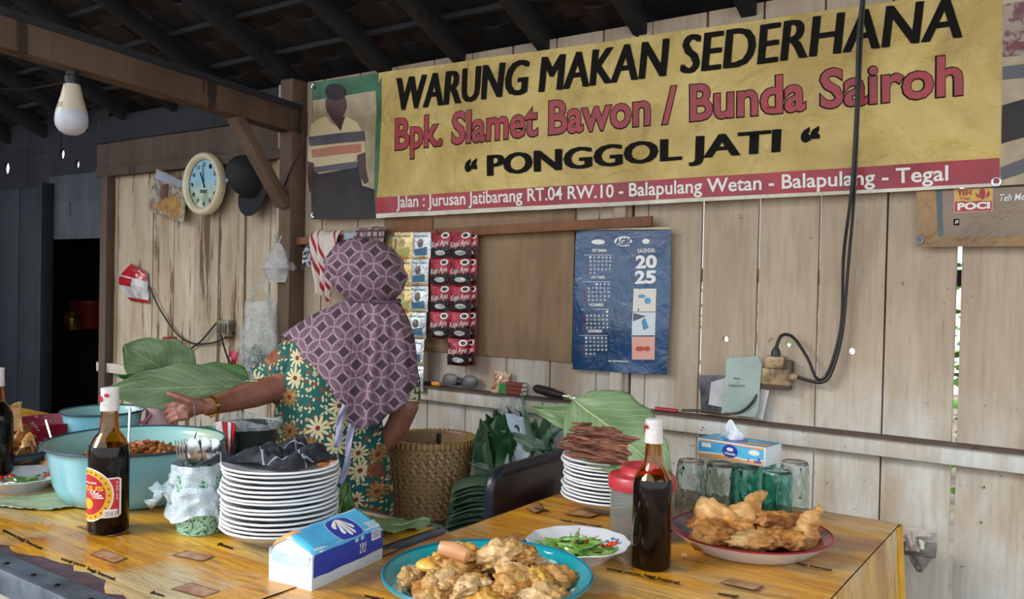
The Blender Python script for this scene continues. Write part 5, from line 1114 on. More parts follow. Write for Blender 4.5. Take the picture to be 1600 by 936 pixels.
G().grid(kpf, 14, 12).build('packet_body', M('orange_snack_film', '#d98a34', '#e0bb8a', 12, rough=.25), kp, solid=.003, ang=80); mk = lambda u, v, l=0: kpf(u, v)+V((0, -.002, .004+l))
text_on('KIKI', [(.25, .7), (.85, .7), (.85, .35), (.25, .35)], mk, 0, M('orange_letter', '#c85a1a', rough=.4), kp, .06, .05)
# ================================================================ food
BAT = [M('golden_batter', '#cfa364', '#a8702c', 28, rough=.42, bump=.5, rnd=.2), M('pale_batter', '#d6b585', '#b98c4c', 26, rough=.42, bump=.5, rnd=.2), M('yellow_batter', '#d3a24a', '#c08a3c', 24, rough=.4, bump=.5, rnd=.2)]
def rotm(): return Matrix.Rotation(U(0, 6.28), 3, 'Z') @ Matrix.Rotation(U(-.35, .35), 3, 'X')
random.seed(31)
protoF = []
for k in range(5):
    g = G(); g.blob((0, 0, 0), (.044, .036, .020), 4, .42, 1.7, k+3)
    for j in range(5):
        a = U(0, 6.28); g.blob((.034*math.cos(a), .028*math.sin(a), U(-.004, .01)), (U(.010, .018),)*2+(U(.008, .013),), 3, .4, 2.2, k*9+j)
    me = g.build('fritter', BAT[k % 3], None, loc=(0, 0, -5), world=False, ang=180); protoF.append(me)
where = ['at the front left', 'at the left rim', 'at the back left', 'at the back', 'at the back right', 'at the right rim', 'at the front right', 'at the front', 'left of the middle', 'right of the middle', 'in the middle', 'highest, in the centre', 'upper left of the heap', 'upper right of the heap', 'just behind the front piece at left', 'just behind the front piece at right', 'between the left pieces near the front', 'between the right pieces near the front']
pos = [(-.10, -.09), (-.135, -.01), (-.09, .075), (-.01, .115), (.075, .09), (.135, .01), (.10, -.085), (0, -.13), (-.06, -.02), (.065, -.02), (.0, .04), (.02, .03), (-.045, .045), (.055, .05), (-.03, -.075), (.045, -.07), (-.075, -.055), (.09, -.03)]
dx = V((_r.x, _r.y, 0)); dy = V((-_r.y, _r.x, 0))
for k, (x, y) in enumerate(pos):
    p = ct+dx*x+dy*y; z = .026 if k < 8 else (.040 if k < 11 or k > 13 else (.068 if k == 11 else .06)); o = protoF[k % 5].copy(); COL.objects.link(o); o.location = p+V((0, 0, z)); o.rotation_euler = (U(-.3, .3), U(-.3, .3), U(0, 6)); q = U(.88, 1.12); o.scale = (q, q, q*U(.9, 1.2))
    props(o, 'fried fritter in the turquoise tray, '+where[k], 'fritter', 'fritters in the turquoise tray')
o = G().tube([V((-.032, 0, 0)), V((-.028, 0, 0)), V((0, 0, .003)), V((.028, 0, 0)), V((.032, 0, 0))], [.006, .014, .017, .014, .006], 14).build('sausage', M('pale_sausage', '#cf9a70', '#c08a5c', 12, rough=.35), None, 'short pale sausage piece on the left of the fritters', 'sausage', world=False, loc=ct+dx*-.065+dy*.0+V((0, 0, .078))); o.rotation_euler = (0, .15, math.atan2(_r.y, _r.x)-.35)
o = G().blob((0, 0, 0), (.024, .016, .010), 3, .15, 2, 4).build('egg_piece', M('egg_yellow', '#dca63a', '#e0b65c', 20, rough=.35), None, 'bright yellow fried piece at the left of the tray', 'fritter', world=False, loc=ct+dx*-.115+dy*-.02+V((0, 0, .057)))
for k, (x, y, z) in enumerate(((.045, -.06, .055), (.06, -.045, .05), (.03, -.05, .052))):
    a = ct+dx*x+dy*y+V((0, 0, z)); G().tube([a, a+dx*.012+V((0, 0, .004)), a+dx*.026], [.003, .004, .001], 6).build('red_chilli', M('chilli_red', '#a8281c', rough=.25) if k == 0 else bpy.data.materials['chilli_red'], label='small red chilli strip between the fritters in the tray', cat='chilli', group='red chilli strips in the tray', loc=a)
# chicken
CHK_ = [M('fried_skin', '#c98d48', '#8a5020', 22, rough=.4, bump=.6, rnd=.2, lo=.4, hi=.6), M('pale_fried_skin', '#dcb074', '#b57a36', 16, rough=.4, bump=.5, rnd=.15), ]
def drum(L, R1, R2, seed):
    n = 22; pts = []; rr = []
    for i in range(n+1):
        t = i/n; pts.append(V(((t-.5)*L, .008*math.sin(t*4+seed), 0))); rr.append(max(.004, R1*math.sin(pi*min(.97, t*.85+.12))**.8*(1-t)+R2*t**.5*(1 if t < .93 else .8)))
    g = G(); g.tube(pts, rr, 26)
    sv = V((seed*2.3, 1, 4)); g.v = [p+V((p.x*0, p.y, p.z)).normalized()*(.011*noise.fractal(p*34+sv, .6, 2, 3)) for p in g.v]
    g.v = [p+V((0, 0, 0)) for p in g.v]; g.blob(pts[-1], (.012, .012, .010), 2, .3, 3, seed); return g
pcs = [(-.10, -.045, .034, .9, 'd', 'long wing piece of fried chicken at the far left of the platter'), (-.065, .02, .052, -.55, 'd', 'large fried chicken thigh lying across the left of the platter'), (-.02, -.085, .030, .3, 'b', 'pale fried chicken breast piece at the front of the platter'),
       (.0, .055, .062, .9, 'd', 'fried drumstick pointing up at the back centre of the platter'), (.045, .02, .050, -.3, 'b', 'fried chicken piece right of centre in the heap'), (.075, -.07, .030, 1.7, 'b', 'small fried chicken piece at the front right'),
       (.135, -.03, .042, 1.4, 'v', 'fried drumstick standing upright at the right rim of the platter'), (-.03, -.02, .035, 2.2, 'b', 'browned fried chicken piece in the middle of the platter'), (.03, -.06, .028, 2.8, 'b', 'dark fried piece between the front pieces'), (-.085, -.07, .030, 0.1, 'b', 'crumbly fried piece at the front left of the platter'), (.10, .05, .035, .4, 'd', 'fried chicken piece behind the upright drumstick'), (-.115, .02, .034, 1.9, 'b', 'fried piece at the left rim behind the wing')]
random.seed(44)
for k, (x, y, z, a, ty_, lb) in enumerate(pcs):
    p = cpl+dx*x*.92+dy*y*.9+V((0, 0, z+.010))
    if ty_ == 'b': g = G().blob((0, 0, 0), (.058 if 'breast' in lb else .040, .030, .021), 4, .38, 1.6, k*2+1)
    else: g = drum(.135 if ty_ == 'd' else .10, .036, .013, k)
    o = g.build('fried_chicken', CHK_[1] if k in (1, 2, 3, 6) else CHK_[0], None, lb, 'chicken', 'fried chicken on the platter', world=False, loc=p, ang=180); o.rotation_euler = (0, -.12 if ty_ == 'd' else 0, math.atan2(_r.y, _r.x)+a)
    if ty_ == 'v': o.rotation_euler = (0, -1.15, math.atan2(_r.y, _r.x)+.3)
    if 'pointing up' in lb: o.rotation_euler = (0, -.5, math.atan2(_r.y, _r.x)+.5)
    if 'thigh' in lb: o.rotation_euler = (0, .28, math.atan2(_r.y, _r.x)-.35)
# chillies
GRC = [M('chilli_green', '#4c7a24', '#6a9636', 12, rough=.25, coat=.3, rnd=.4), M('chilli_pale', '#86a65a', '#6f9440', 12, rough=.25, coat=.3, rnd=.3)]
def chilli_proto(mat):
    t = thing('green_chilli', 'small green chilli in the pile on the chilli plate', 'chilli', (0, 0, -3), group='green chillies on the plate')
    G().tube([V((-.016, 0, 0)), V((-.012, .001, 0)), V((0, .002, .0)), V((.012, 0, 0)), V((.02, -.003, 0))], [.0015, .0034, .0038, .0028, .0005], 7).build('pod', mat, t, world=False)
    G().tube([V((-.016, 0, 0)), V((-.026, 0, .002))], [.0012, .0008], 5).build('stem', M('chilli_stem', '#7d9a4a', rough=.6), t, world=False); return t
cp_ = [chilli_proto(GRC[0]), chilli_proto(GRC[1])]; random.seed(12)
for k in range(84):
    a, rr = U(0, 6.28), .062*math.sqrt(U(0, 1)); src = cp_[k % 3 == 0]; c = clone(src, cp1+dx*(rr*1.15*math.cos(a)-.004)+dy*(rr*math.sin(a)-.005)+V((0, 0, .016+U(0, .030)*(1-rr/.09))), U(0, 6.28), tilt=(U(-.5, .5), U(-.3, .3))); q = U(1.25, 1.6); c.scale = (q, q, q)
for k in range(22):
    a, rr = U(0, 6.28), .055*math.sqrt(U(0, 1)); clone(cp_[k % 3 == 0], cp2+dx*(rr*math.cos(a)+.01)+dy*rr*math.sin(a)+V((0, 0, .013+U(0, .012))), U(0, 6.28), 'small green chilli on the plate at the left edge', 'chillies on the left plate', (U(-.4, .4), U(-.3, .3)))
for t in cp_:
    for ch in list(t.children): bpy.data.objects.remove(ch)
    bpy.data.objects.remove(t)
for k, (x, y) in enumerate(((-.01, -.02), (.02, .0), (.05, -.03))): p = cp1+dx*x+dy*y+V((0, 0, .036)); G().blob(p, (.006, .005, .004), 1, .3, 2, k).build('red_seed_bit', bpy.data.materials['chilli_red'], label='tiny red chilli tip among the green chillies', cat='chilli', group='red tips on the chilli plate', loc=p)
for k, (x, y) in enumerate(((-.05, .04), (-.07, .02))): p = cp2+dx*x+dy*y+V((0, 0, .022)); G().blob(p, (.018, .009, .008), 2, .3, 2, k).build('red_chilli_half', bpy.data.materials['chilli_red'], label=('left' if k else 'right')+' red chilli on the plate at the left edge', cat='chilli', group='red chillies on the left plate', loc=p)
# folded fritters in the left bowl
random.seed(77)
for k in range(9):
    z = .05+.026*(k//3); a = k*2.1; rr = .055-.012*(k//3); p = fbw+V((rr*math.cos(a), rr*math.sin(a), z))
    g = G(); g.grid(lambda u, v: V(((u-.5)*.085, (v-.5)*.07+.012*math.sin(u*7+k), .014*math.sin(u*9+v*5+k)+.012*noise.noise(V((u*5, v*5, k))))), 14, 12)
    o = g.build('folded_fritter', CHK_[k % 2], None, 'folded brown fritter in the left bowl, '+('bottom', 'middle', 'upper')[k//3]+' layer, '+('right', 'back', 'left')[k % 3]+' one', 'fritter', 'folded fritters in the left bowl', world=False, loc=p, solid=.006, ang=60); o.rotation_euler = (U(.4, 1.1), U(-.5, .5), a)
p = fbw+V((.02, .0, .13)); g = G(); g.grid(lambda u, v: V(((u-.5)*.06*(1-v*.7), .014*math.sin(u*7), v*.07+.008*math.sin(u*5))), 10, 10); g.build('folded_fritter', CHK_[1], None, 'fritter standing highest in the left bowl', 'fritter', 'folded fritters in the left bowl', world=False, loc=p, solid=.005, ang=60)
for o in protoF: bpy.data.objects.remove(o)
# ================================================================ leaves
def leaf_mat(name, c1, c2, vein, side=11, rough=.5):
    s = NT(name); uv = s.tc.outputs['UV']; x, y, _ = s.sep(uv); ax = s.math('ABSOLUTE', s.math('SUBTRACT', x, .5))
    mid = s.math('LESS_THAN', ax, .009); ph = s.math('FRACT', s.math('SUBTRACT', s.math('MULTIPLY', y, side), s.math('MULTIPLY', ax, side*.75)))
    sv = s.math('LESS_THAN', s.math('ABSOLUTE', s.math('SUBTRACT', ph, .5)), .045); ph2 = s.math('FRACT', s.math('ADD', s.math('MULTIPLY', ax, 34), s.math('MULTIPLY', s.noise(s.coords(), 12), 1.5))); cv = s.math('MULTIPLY', s.math('LESS_THAN', ph2, .10), .4)
    f = s.math('MAXIMUM', mid, s.math('MAXIMUM', s.math('MULTIPLY', sv, .75), cv)); o = s.coords()
    c = s.mix(s.step(s.noise(o, 7, 5), .35, .65), c1, c2); s.bump(s.math('SUBTRACT', s.noise(o, 40, 3), f), .3, .004)
    return s.fin(s.mix(f, c, vein), rough, sss=0)
LF1 = leaf_mat('teak_leaf_underside', '#748c62', '#647c56', '#93a67c'); LF2 = leaf_mat('teak_leaf_top', '#3d6a2c', '#2c5620', '#5f8a48'); LF3 = leaf_mat('pale_leaf', '#7f9070', '#8e9c7e', '#a4ae92')
def leafg(base, dirv, side, nrm, L, Wd, curl=.0, fold=.0, seed=0, notch=.0, nu=20, nv=26, wav=.012, blunt=.62):
    def f(u, v):
        wv = Wd*math.sin(pi*min(.995, max(.004, v**blunt)))**.75*(1+.05*math.sin(v*23+seed)); s = (u-.5)*2
        p = base+dirv*(L*(v-notch*abs(s)*(1-v)))+side*(s*wv*.5*(1-.0))+nrm*(fold*abs(s)*wv*.5+curl*L*(v-.5)**2*-1+wav*noise.noise(V((s*2, v*4, seed)))+.004*abs(math.sin((v*11-abs(s)*4)*pi)))
        return p
    g = G(); g.grid(f, nu, nv); return g
def leaf(label, base, dirv, side, L, Wd, mat, name='teak_leaf', group=None, **k):
    dirv = dirv.normalized(); side = (side-dirv*side.dot(dirv)).normalized(); nrm = dirv.cross(side)
    t = thing(name, label, 'leaf', base, group=group); gg = leafg(base, dirv, side, nrm, L, Wd, **k); gg.build('blade', mat, t, solid=.0012, ang=180)
    pts = [gg.v[j*(21)+10]+nrm*.001 for j in range(0, 27, 2)]; G().tube([pts[0]-dirv*.03]+pts, [.004]+[.0036*(1-i/16) for i in range(len(pts))], 6).build('midrib', M('leaf_midrib', '#a2b07c', rough=.5) if 'leaf_midrib' not in bpy.data.materials else bpy.data.materials['leaf_midrib'], t); return t
# leaf over the rear plate stack and dried bundle
b0 = Pd(905, 628, 2.36); b1 = Pd(1012, 716, 2.06)
# bundle of brown strips
random.seed(9); zb = top2.z; bd = thing('dried_bundle', 'bundle of reddish brown dried strips on the rear plate stack', 'bundle', top2)
DR = M('dried_brown_strip', '#8e5c44', '#5f3828', 30, rough=.7, rnd=.5, stretch=(1, 1, 4)); 
G().blob(top2-dx*.018-dy*.045+V((0, 0, .036)), (.092, .080, .040), 3, .12, 3, 2).build('bundle_core', DR, bd)
for i in range(230):
    t = U(0, 1); z = zb+.005+.070*t; w0 = .12*(1-.5*t); y = U(-w0, w0)*.9; L = U(.05, .10)*(1-.3*t); cx = U(-.06, .06)*(1-.4*t); sl = .02*math.sin(i)
    p = top2+dx*(cx-.02)+dy*(y-.05); p.z = z; ang_ = U(-.45, .25)
    dv = (dx*math.cos(ang_)+dy*math.sin(ang_)*.8+V((0, 0, U(-.28, .05)))).normalized()
    g = G(); g.tube([p-dv*L, p-dv*L*.3+V((0, 0, .004)), p+dv*L*.4, p+dv*L], [.003, .0065, .006, .002], 5, flat=.45); g.build('dried_strip', DR, bd)
lmid = (Pd(885, 655, 2.30)); 
leaf('big pale green leaf draped over the dried bundle and rear plates', Pd(895, 622, 2.36), Pd(1026, 730, 2.07)-Pd(895, 622, 2.36), RT*.66+UP*.62+FW*.25, .42, .225, LF1, curl=.10, fold=-.12, seed=2, blunt=.72)
leaf('smaller pale leaf sticking out left over the dried bundle', Pd(960, 668, 2.36), Pd(842, 640, 2.42)-Pd(960, 668, 2.36), UP*.8+FW*.5, .24, .10, LF1, curl=.1, seed=5)
# ================================================================ chair, bench, basket and leaf bundles
CHP = M('dark_maroon_plastic', '#1d1519', '#33191c', 4, rough=.3, coat=.2, lo=.45, hi=.7); CHB = M('dark_navy_plastic', '#1a1f2c', rough=.35)
xb = -1.36; ch = thing('plastic_chair', 'dark plastic chair with a maroon panel pushed up to the right table', 'chair', (xb+.2, -.72, 0))
g = G(); ya, yb = -.935, -.49; g.box((xb, (ya+yb)/2, .62), (.022, yb-ya, .40)); g.build('backrest', CHP, ch, bevel=.009)
def rr_(y0, y1, z0, z1, r=.05): return [(y0+r-r*math.cos(a), z1-r+r*math.sin(a)) for a in [k*pi/10 for k in range(6)]]+[(y1-r+r*math.sin(a), z1-r+r*math.cos(a)) for a in [k*pi/10 for k in range(6)]]
fr_ = [(ya-.006, .40)]+rr_(ya-.006, yb+.006, .4, .826)+[(yb+.006, .40)]; G().tube([V((xb, a, b)) for a, b in fr_], .017, 10).build('back_frame', CHB, ch)
G().box((xb+.21, -.755, .44), (.40, .33, .03)).build('seat', CHP, ch, bevel=.01)
for x in (xb+.01, xb+.39):
    for y in (ya+.03, yb-.13): G().tube([V((x, y, .43)), V((x+(.02 if x > xb+.1 else -.0), y+(.02 if y > -.7 else -.02), 0))], .016, 10).build('leg', CHB, ch)
mm = lambda a, b, l=0: V((xb-.0125-l, a, b)); poly_on([(ya+.03, .44), (ya+.03, .70), (ya+.055, .79), (ya+.085, .75), (ya+.09, .44)], mm, .001, M('chair_red_sheen', '#6e3a34', '#8a7a7c', 10, rough=.3), ch, 0, 'side_panel')
bn = thing('low_bench', 'low wooden bench along the wall behind the tables', 'bench', (-1.95, -.3, 0))
G().box((-1.88, -.235, .435), (1.0, .41, .03)).build('bench_top', WD, bn, bevel=.003)
for x in (-2.33, -1.42):
    for y in (-.40, -.07): G().box((x, y, .21), (.05, .05, .42)).build('leg', WD, bn)
BZ = .45
bc = V((-2.155, -.262, BZ)); bsk = thing('bamboo_basket', 'tall woven bamboo basket on the bench right of the woman', 'basket', bc)
BAM = [M('bamboo_strip', '#b39468', '#9a7a4e', 16, rough=.55, rnd=.35), M('bamboo_brown', '#8a6844', '#a5845a', 16, rough=.55, rnd=.35)]
hB = .285; rB = lambda t: .142+.030*t
G().lathe([(0, .004), (rB(0)-.004, .004)]+[(rB(k/6)-.004, hB*k/6) for k in range(7)]+[(rB(1)-.009, hB)]+[(rB(k/6)-.009, hB*k/6) for k in range(6, -1, -1)]+[(0, .009)], 48, bc).build('basket_core', BAM[1], bsk)
for mi in range(2):
    g = G(); nC, nR = 64, 17
    for i in range(nC):
        for j in range(nR):
            if (i+j) % 2 != mi: continue
            t = (j+.5)/nR; r_ = rB(t)+.0012; a = 2*pi*(i+.5*(j % 2))/nC; sk = .8 if mi else -.8; hl_, wl_ = .0155, .0062
            T = V((-math.sin(a), math.cos(a), 0)); N = V((math.cos(a), math.sin(a), .08)); Z = V((0, 0, 1)); d_ = (T*math.cos(sk)+Z*math.sin(sk)); e_ = (T*-math.sin(sk)+Z*math.cos(sk)); p = bc+V((r_*math.cos(a), r_*math.sin(a), hB*t))
            g.add([p-d_*hl_-e_*wl_-N*.003, p-d_*hl_+e_*wl_-N*.003, p+e_*wl_+N*.0022, p-e_*wl_+N*.0022, p+d_*hl_-e_*wl_-N*.003, p+d_*hl_+e_*wl_-N*.003], [(0, 3, 2, 1), (3, 4, 5, 2)])
    g.build('weave', BAM[mi], bsk, kind='stuff', ang=180)
G().lathe([(rB(1)-.010, hB-.012), (rB(1)+.006, hB-.012), (rB(1)+.008, hB), (rB(1)+.004, hB+.009), (rB(1)-.008, hB+.009), (rB(1)-.012, hB)], 48, bc).build('rim_hoop', BAM[1], bsk)
g = G()
for i in range(52): a = 2*pi*i/52; n_ = V((math.cos(a), math.sin(a), 0)); g.beam(bc+n_*(rB(1)+.009)+V((0, 0, hB-.014)), bc+n_*(rB(1)+.009)+V((0, 0, hB+.011)), .005, .003, (n_.x, n_.y, 0)); g.beam(bc+n_*(rB(1)-.013)+V((0, 0, hB+.01)), bc+n_*(rB(1)+.009)+V((0, 0, hB+.011)), .005, .003)
g.build('rim_binding', M('yellow_cane', '#c0a04e', rough=.5), bsk, kind='stuff')
nf = Pd(712, 690, 3.22); kf = thing('knife', 'black handled knife standing inside the bamboo basket rim', 'knife', nf)
kd = bc+V((.105, -.085, .16)); kd2 = kd+V((.012, .0, .17)); G().tube([kd+(kd2-kd)*.5, kd+(kd2-kd)*.75, kd2], [.008, .010, .009], 8).build('handle', M('black_handle', '#15171c', rough=.4), kf); G().beam(kd, kd+(kd2-kd)*.5, .002, .02).build('blade', STEEL, kf)
G().blob(bc+V((.15, -.075, hB)), (.012, .008, .009), 2, .2).build('blue_knot', M('blue_string', '#3a6a94', rough=.6), bsk)
# folded leaf pile on the bench
random.seed(3); LFK = [M('folded_leaf_dark', '#3f5f44', '#2c4a34', 14, rough=.45, bump=.2), M('folded_leaf_grey', '#637d64', '#4e6a52', 14, rough=.45, bump=.2)]
fp = V((-1.84, -.36, BZ)); lp = thing('folded_leaf_pile', 'pile of folded grey green banana leaves on the bench beside the basket', 'leaves', fp)
for i in range(26):
    z = .004+.0068*i; x0 = -.005*i*0; ln = .13-.0012*i; g = G()
    g.grid(lambda u, v: fp+dx*((u-.5)*2*ln+.012*math.sin(i*1.7)+.02)+dy*((v-.5)*.16+.01*math.sin(i*2.3))+V((0, 0, z+.016*math.sin(u*pi)*(1+.2*math.sin(i))-.028*abs(u-.5)**2*2-.01*(v-.5)**2)), 10, 3)
    g.build('folded_leaf', LFK[i % 2], lp, solid=.0035, ang=60)
leaf('pale leaf lying flat on the bench below the basket', Pd(610, 830, 2.7)*0+V((-2.02, -.47, BZ+.012)), V((.9, -.25, .05)), V((.2, 1, 0)), .22, .13, LF3, seed=9)
# upright leaf bundles leaning on the wall
lb_ = thing('leaf_bundle', 'bundle of dark green banana leaves in a clear bag against the wall', 'leaves', V((-1.82, -.16, BZ)))
random.seed(14)
for i in range(46):
    a_ = V((-1.86+U(-.05, .1), -.17+U(-.08, .06), BZ+.0+U(0, .17))); d_ = V((U(-.25, .35), U(-.15, .1), 1)).normalized(); s_v = V((1, U(-.8, .8), U(-.2, .2))); s_v = (s_v-d_*s_v.dot(d_)).normalized()
    g = leafg(a_, d_, s_v, d_.cross(s_v), U(.20, .30), U(.09, .15), curl=U(-.5, .7), blunt=.85, seed=i, nu=4, nv=8, wav=.03); g.build('leaf_blade', (LEAFD, LFK[1], LEAFD, LF2)[i % 4], lb_, ang=180)
for i in range(34):
    a_ = V((-1.70+U(-.10, .1), -.15+U(-.08, .06), BZ+.1+U(0, .22))); d_ = V((U(-1.0, .3), U(-.3, .1), U(.1, .7))).normalized(); s_v = V((.2, U(-.5, .5), 1)); s_v = (s_v-d_*s_v.dot(d_)).normalized()
    g = leafg(a_, d_, s_v, d_.cross(s_v), U(.14, .24), U(.02, .05), curl=U(-.2, .5), seed=i, nu=4, nv=8, wav=.02); g.build('leaf_blade', (LFK[1], LFK[0])[i % 2], lb_, ang=180)
g = G(); c = V((-1.86, -.13, BZ+.30)); g.grid(lambda u, v: c+V(((.09*(1-v*.55)+.012*math.sin(u*31+v*6))*math.cos(u*2*pi), (.06*(1-v*.6)+.008*math.sin(u*23))*math.sin(u*2*pi), -.14+.30*v)), 44, 16, wrap=True); g.build('clear_bag', CLEARP, lb_, ang=180)
c = Pd(806, 685, 3.12); g = G(); g.grid(lambda u, v: c+_r*((u-.5)*.085+.02*math.sin(v*3))+V((0, .02*noise.noise(V((u*4, v*4, 9))), (.5-v)*.19-.02*u)), 10, 14); g.build('white_paper', M('pale_blue_paper', '#b9c6d6', '#cfd6dd', 8, rough=.7), label='pale blue white paper tucked left of the leaf bundle', cat='paper', loc=c, solid=.001)
# leaves at the table edge near the tissue pack, below the big basin
leaf('grey green leaf lying on the table right of the tall plate stack', Pz(520, 838)+V((0, 0, .006)), Pz(628, 826)-Pz(520, 838), Pz(560, 806)-Pz(556, 845), .24, .15, LF1, seed=4, fold=.10, wav=.02)
leaf('dark green leaf standing up behind the tall plate stack', Pz(520, 828)+V((0, 0, .0)), Pd(540, 765, 2.12)-Pz(520, 828), dx, .14, .075, LF2, seed=6, curl=.3)
leaf('pale grey green leaf flat under the left of the large basin', Pz(150, 784)+V((0, 0, .010)), Pz(26, 788)-Pz(150, 784), Pz(90, 770)-Pz(100, 802), .27, .17, LF3, seed=7, wav=.006)
# papers between right table and wall
c = Pw(1440, 850, .12); kq = (c-CAM).dot(FW)/F
pb = thing('paper_bag', 'crumpled grey paper and bag stuffed between the right table and wall', 'bag', Pw(1435, 880, .1))
GP = M('grey_brown_paper', '#77706a', '#8b847c', 8, rough=.8); LP = M('pale_pink_paper', '#b9aaa2', '#c6bab2', 8, rough=.8)
def qd(pts, y, mat, nm, bow=.02):
    P = [Pw(a, b, y) for a, b in pts]; G().grid(lambda u, v: (P[0]*(1-u)+P[1]*u)*(1-v)+(P[3]*(1-u)+P[2]*u)*v+V((0, -bow*math.sin(pi*u)*math.sin(pi*v)+.01*noise.noise(V((u*4, v*4, y*50))), 0)), 12, 12).build(nm, mat, pb, solid=.0015, ang=60)
qd([(1405, 822), (1458, 829), (1452, 842), (1405, 846)], .012, LP, 'upper_sheet'); qd([(1410, 846), (1464, 848), (1462, 872), (1412, 868)], .08, GP, 'bag_front'); qd([(1416, 862), (1462, 866), (1440, 894), (1432, 892)], .085, GP, 'bag_point', .01); qd([(1414, 834), (1428, 830), (1437, 862), (1415, 860)], .12, LP, 'folded_sheet')
qd([(1436, 842), (1444, 846), (1444, 858), (1436, 860)], .13, WHITE, 'white_tissue', .01)
p = Pz(1070, 872); G().blob(p+V((0, 0, .006)), (.007, .006, .006), 2, .3).build('crumb', CHK_[1], label='small round crumb on the cloth in front of the platter', cat='crumb', loc=p)
rndp = Pz(672, 862); G().grid(lambda u, v: Pz(652+44*u+8*v, 856+12*v+6*u)+V((0, 0, .003+.006*math.sin(pi*u))), 8, 4).build('dry_leaf_scrap', M('dry_scrap', '#a39684', rough=.8), label='dry leaf scrap at the corner between the two tables', cat='scrap', loc=rndp, solid=.001)
# ================================================================ the woman
DB = 3.05; KP = DB/F
def B(px, py, dd=0): return Pd(px, py, DB+dd)
ax = V((_r.x, _r.y, 0)); ay = V((-_r.y, _r.x, 0))
wroot = V((B(512, 700).x, B(512, 700).y, 0))
wo = thing('person', 'woman in a mauve patterned headscarf and green floral dress, back turned, holding out leaves', 'person', wroot)
SKIN = M('brown_skin', '#966250', '#855344', 14, rough=.5, sss=.05, bump=.08, bs=60)
def lin_(ps, t):
    n = len(ps)-1; t = max(0, min(.99999, t))*n; i = int(t); f = t-i
    p0, p1, p2, p3 = ps[max(i-1, 0)], ps[i], ps[i+1], ps[min(i+2, n)]
    return [.5*(2*b+(c-a)*f+(2*a-5*b+4*c-d)*f*f+(3*b-a-3*c+d)*f**3) for a, b, c, d in zip(p0, p1, p2, p3)]
g = G()
hc = B(566, 428)
# torso, neck, head, legs
g.tube([B(510, 760), B(510, 700), B(516, 640), B(530, 580), B(545, 530), B(560, 500)], [.15, .155, .13, .14, .14, .08], 20, flat=.7)
g.tube([B(560, 510), B(566, 470), B(566, 440)], [.06, .052, .05], 14); g.blob(hc, (.082, .098, .112), 3, 0)
fd_ = (-ax*.55+ay*.83).normalized(); sd_ = V((-fd_.y, fd_.x, 0))
g.blob(hc+fd_*.095+V((0, 0, -.005)), (.014, .014, .022), 2, 0); g.blob(hc+fd_*.075+V((0, 0, -.055)), (.035, .03, .03), 2, 0); g.blob(hc+fd_*.088+V((0, 0, -.045)), (.02, .015, .009), 2, 0)
for s in (-1, 1): g.blob(hc+fd_*.07+sd_*s*.035+V((0, 0, .016)), (.016, .016, .010), 2, 0); g.blob(hc+sd_*s*.082, (.012, .014, .028), 2, 0)
for s in (-1, 1):
    a = wroot+ax*s*.085; g.tube([a+V((0, 0, .82)), a+V((0, .0, .48)), a+V((0, 0, .36)), a+V((0, 0, .09)), a+V((0, 0, .05))], [.092, .068, .06, .04, .04], 14)
    g.tube([a-fd_*.04+V((0, 0, .035)), a+fd_*.05+V((0, 0, .03)), a+fd_*.15+V((0, 0, .02))], [.034, .036, .022], 12, flat=.7)
# left arm (reaches out), right arm
HS = -.22
g.tube([B(480, 535, .02), B(458, 570, .0), B(432, 606, -.06), B(395, 616, -.13), B(360, 626, -.20), B(330, 635, -.07+HS), B(318, 637, -.08+HS)], [.062, .056, .050, .047, .038, .028, .027], 16)
g.tube([B(612, 545, 0), B(628, 590, 0), B(634, 636, -.02), B(622, 665, -.0), B(604, 690, .02), B(588, 706, .04), B(572, 712, .06)], [.06, .054, .047, .043, .036, .028, .024], 16)
# hands
g.tube([B(322, 636, -.08+HS), B(308, 636, -.085+HS), B(292, 641, -.09+HS), B(284, 642, -.09+HS)], [.027, .036, .037, .028], 14, flat=.62)
g.tube([B(312, 630, -.095+HS), B(296, 627, -.115+HS), B(280, 621, -.12+HS), B(266, 616, -.115+HS), B(260, 614, -.11+HS)], [.017, .0135, .0115, .0105, .006], 10)
for k, (y, l, dd, cu) in enumerate(((629, 34, -.085, 5), (637, 33, -.10, 6), (645, 29, -.112, 7), (652.5, 23, -.12, 5))):
    dd += HS
    b0 = B(289, y, dd); g.tube([B(296, y-1, dd), b0, B(289-l*.45, y+2, dd-.008), B(289-l*.85, y+cu, dd+.004), B(289-l, y+cu+4, dd+.018)], [.0100, .0098, .0092, .0085, .006], 10)
g.tube([B(572, 712, .06), B(560, 716, .08), B(550, 720, .09)], [.024, .034, .028], 12, flat=.5)
for k in range(4): g.tube([B(552, 714+k*4, .09-.012*k), B(540, 722+k*4, .10-.012*k), B(532, 732+k*3, .09-.012*k)], [.010, .0095, .006], 8)
g.tube([B(562, 710, .07), B(556, 704, .05), B(546, 706, .04)], [.012, .011, .007], 8)
raw = g.build('body', SKIN, wo, ang=180)
rm = raw.modifiers.new('r', 'REMESH'); rm.mode = 'VOXEL'; rm.voxel_size = .004; sm_ = raw.modifiers.new('s', 'SMOOTH'); sm_.factor = .5; sm_.iterations = 3
bpy.context.view_layer.update(); dg = bpy.context.evaluated_depsgraph_get(); me = bpy.data.meshes.new_from_object(raw.evaluated_get(dg)); raw.modifiers.clear(); raw.data = me
me.polygons.foreach_set('use_smooth', [True]*len(me.polygons)); me.materials.clear(); me.materials.append(SKIN)
EYW = M('eye_white', '#d8d4cc', rough=.3); EYD = M('eye_dark', '#1c100c', rough=.2); LIP = M('lips', '#6e322c', rough=.5)
